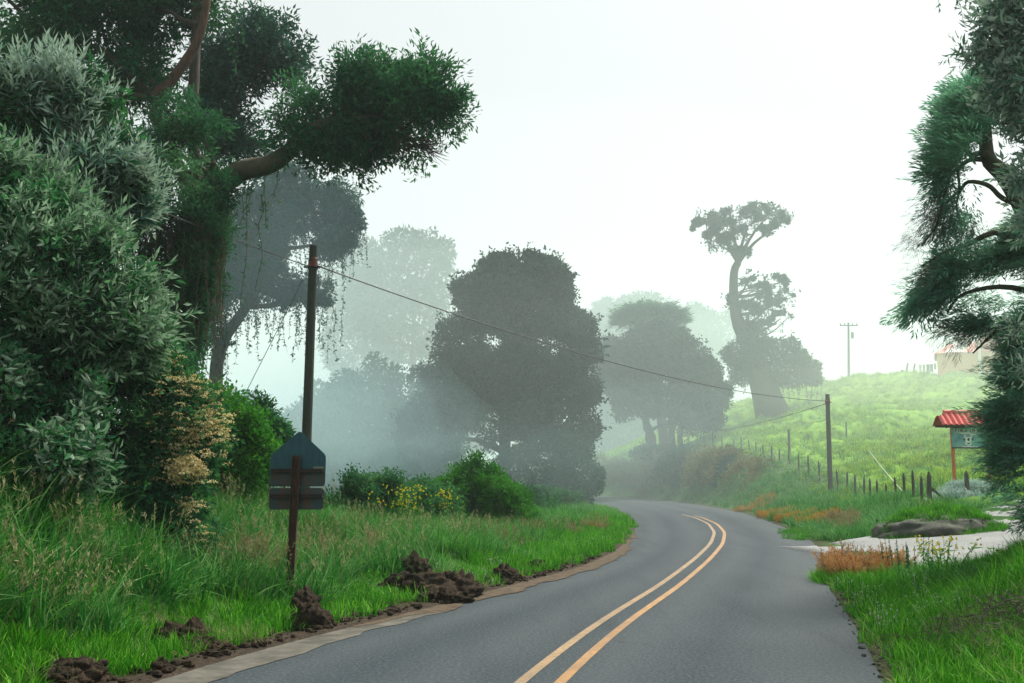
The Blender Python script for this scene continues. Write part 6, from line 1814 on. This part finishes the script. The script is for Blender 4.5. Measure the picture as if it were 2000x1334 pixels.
# dead straw at the broken road edges
P = strewn(1300, -4, 3, 7, 22, lambda x, y: ((xl(y) - x) > 0.15) * ((xl(y) - x) < 0.95) * (nzf(x, y, 0.8, 9) > -0.15))
scatter('dead_straw', 'straw_clump', P, 0.45 + 0.3 * rng.random(len(P)), 0.9)
P = strewn(2600, 1, 6, 5.5, 19, lambda x, y: ((x - xr(y)) > -0.04) * ((x - xr(y)) < 0.32) * (nzf(x, y, 0.9, 2) > -0.2))
scatter('dead_straw', 'straw_clump', P, 0.35 + 0.35 * rng.random(len(P)), 1.0)
P = np.concatenate([patch(40, 860, 1135, 16.6, 0.55, 0.5), patch(24, 800, 1130, 17, 0.4, 0.4), patch(16, 803, 1092, 17.6, .2, .2), patch(26, 450, 1260, 11, .4, .3), patch(14, 350, 1225, 11.2, .3, .2)])
P[:, 2] += 0.06
scatter('dead_straw', 'straw_clump', np.concatenate([P, P + rng.normal(size=P.shape) * [.12, .1, .02]]), 0.45, 1.0)
P = strewn(900, 2.5, 9, 6.5, 12.5, lambda x, y: ((x - xr(y)) > 0.7) * (nzf(x, y, 0.9, 4) > 0.12))
P[:, 2] += 0.1
scatter('mown_straw', 'straw_clump', P, 0.5 + 0.4 * rng.random(len(P)), 1.1)
# tiny white flowers and leafy weeds
P = np.concatenate([strewn(260, -3, 6, 16, 48, lambda x, y: ((xl(y) - x) > 0.3) * ((xl(y) - x) < 2.5)), strewn(160, 3, 7, 11, 21, lambda x, y: ((x - xr(y)) > 0.15) * ((x - xr(y)) < 1.5))])
scatter('tiny_white_flowers', 'tiny_flowers', P, 0.6 + .4 * rng.random(len(P)))
P = np.concatenate([strewn(900, -8, 4, 12, 40, lambda x, y: ((xl(y) - x) > 0.8) * (nzf(x, y, 0.5, 8) > 0.1)), strewn(260, 2.5, 8, 7, 21, lambda x, y: ((x - xr(y)) > 0.4) * (td(x, y) > .3)), patch(60, 1600, 1045, 30, 0.9, 1.2), patch(60, 1680, 1045, 29.5, 1.0, 0.9), patch(30, 1560, 1035, 33, .6, 1)])
scatter('leafy_weeds', 'weed_clump', P, 0.4 + .4 * rng.random(len(P)))

# yellow-flowered plants
def flowering(label, x, y, Y, w, h, n, fm='yellow_flower'):
    b_ = at(x, y, Y); b_[2] = gz(b_[0], b_[1])
    t = thing('yellow_flower_plant', label, 'flowering plant', b_)
    gs, gl, gf = Geo(), Geo(), Geo()
    for i in range(n):
        r = np.array([rng.normal() * w * .4, rng.normal() * w * .3, 0])
        top = b_ + r * 1.4 + [0, 0, h * (0.65 + 0.4 * rng.random())]
        P = spline([b_ + r * .5, (b_ + top) / 2 + r * .2, top], 6)
        tube(gs, P, np.linspace(0.006, 0.003, 6), 4, cap=False)
        m_ = 8
        k_ = rng.integers(0, 5, m_); leaves(gl, P[k_], rand_dirs(m_) + [0, 0, .3], rand_dirs(m_), 0.09, 0.03, rng.random(m_))
        for _ in range(3):
            c = top + rng.normal(size=3) * [.05, .05, .04]
            d = rand_dirs(8); leaves(gf, c, d + [0, 0, .3], rand_dirs(8), 0.03, 0.02, rng.random(8))
            q = rng.normal(size=3) * .05
    gs.build('stem', M['bright'], t, kind='stuff'); gl.build('leaves', M['bright'], t, kind='stuff'); gf.build('flower_heads', M[fm], t, kind='stuff')
def leaves_fix(): pass
flowering('yellow-flowered weed behind the tall grass by the gravel track', 1845, 1150, 16.8, 0.55, 0.55, 22)
flowering('yellow-flowered weed in the low bushes nearest the road sign', 780, 1045, 22.6, 0.55, 1.0, 34)
flowering('yellow-flowered weed against the domed bush inside the bend', 866, 1040, 25.0, 0.3, 1.1, 24)
# dark dock-like spikes beside the red-tipped grass
bd = at(1782, 1140, 16.8); bd[2] = gz(bd[0], bd[1])
t = thing('dark_weed', 'dark upright weed standing right of the red-tipped grass', 'plant', bd)
gs, gl = Geo(), Geo()
for i in range(14):
    r = rng.normal(size=3) * [.22, .12, 0]; top = bd + r * 1.2 + [0, 0, .5 + .25 * rng.random()]
    tube(gs, [bd + r, top], [0.006, 0.003], 4, cap=False)
    n_ = 26; u = 0.15 + 0.85 * rng.random(n_); leaves(gl, bd + r + (top - bd - r) * u[:, None], rand_dirs(n_) + [0, 0, .5], rand_dirs(n_), 0.07 * (1.2 - u), 0.022, rng.random(n_) * .6)
gs.build('stem', M['deep'], t, kind='stuff'); gl.build('leaves', M['deep'], t, kind='stuff')

# dry bramble heap at the lower right
bc = at(1985, 1275, 10.1); bc[2] = gz(bc[0], bc[1])
g = Geo()
for _ in range(420):
    a = rng.random() * 6.28; r = math.sqrt(rng.random())
    p = bc + [math.cos(a) * r * 0.85, math.sin(a) * r * 0.8, 0.02 + 0.42 * (1 - r * r) * rng.random()]
    p[2] += gz(p[0], p[1]) - bc[2]
    d = rand_dirs(1)[0] * [1, 1, 0.45]; L_ = 0.18 + 0.4 * rng.random()
    q = rng.normal(size=3) * 0.12
    tube(g, spline([p, p + d * L_ * .5 + q * .7, p + d * L_ + q * 0.3 - [0, 0, .06]], 5), np.linspace(0.006, 0.002, 5), 3, cap=False)
M['dry_twig'] = plain_mat('dry_twig', (0.045, 0.035, 0.03), 0.9, (0.17, 0.135, 0.11), 9)
tag(g.build('brush_pile', M['dry_twig']), 'tangled heap of dry brown bramble on the lower right bank', 'brush pile')
P = patch(90, 1975, 1245, 10.6, 0.8, 0.7); scatter('dead_straw', 'straw_clump', P, 0.8, 1.0)

# ------------------------------------------------------------------ drifting smoke between the trees
mist(600, 830, 60, 300, 130, 13, 0.024, (0.53, 0.755, 0.83))
mist(560, 520, 33, 250, 260, 3.5, 0.016, (0.53, 0.755, 0.83))
mist(760, 910, 48, 230, 70, 8, 0.016, (0.53, 0.755, 0.83))
mist(1010, 890, 52, 220, 70, 8, 0.006, (0.53, 0.755, 0.83))
mist(1180, 850, 90, 200, 90, 14, 0.008, (0.6, 0.82, 0.86))
mist(1820, 760, 104, 420, 110, 22, 0.0055, (0.97, 1.0, 0.92))
# the fog bank beyond the bend
fog = np.array([10.0, 235, 6, 300, 195, 37])
d, q = ico_dirs(48, 24)
g = Geo(); g.add(fog[:3] + d * fog[3:] * (1 + 0.1 * fbm(d * 3.0, 3))[:, None], [(c, (c + 1) % 48, 48 * 24) for c in range(48)] + [(48 * 23 + (c + 1) % 48, 48 * 23 + c, 48 * 24 + 1) for c in range(48)], q)
g.add([[10, 235, 6 + 37], [10, 235, 6 - 37]])
outward(g.build('fog_bank', volume_mat('fog_bank', (0.79, 0.95, 0.965), 0.0039, 0.35), smooth=True, kind='stuff'))
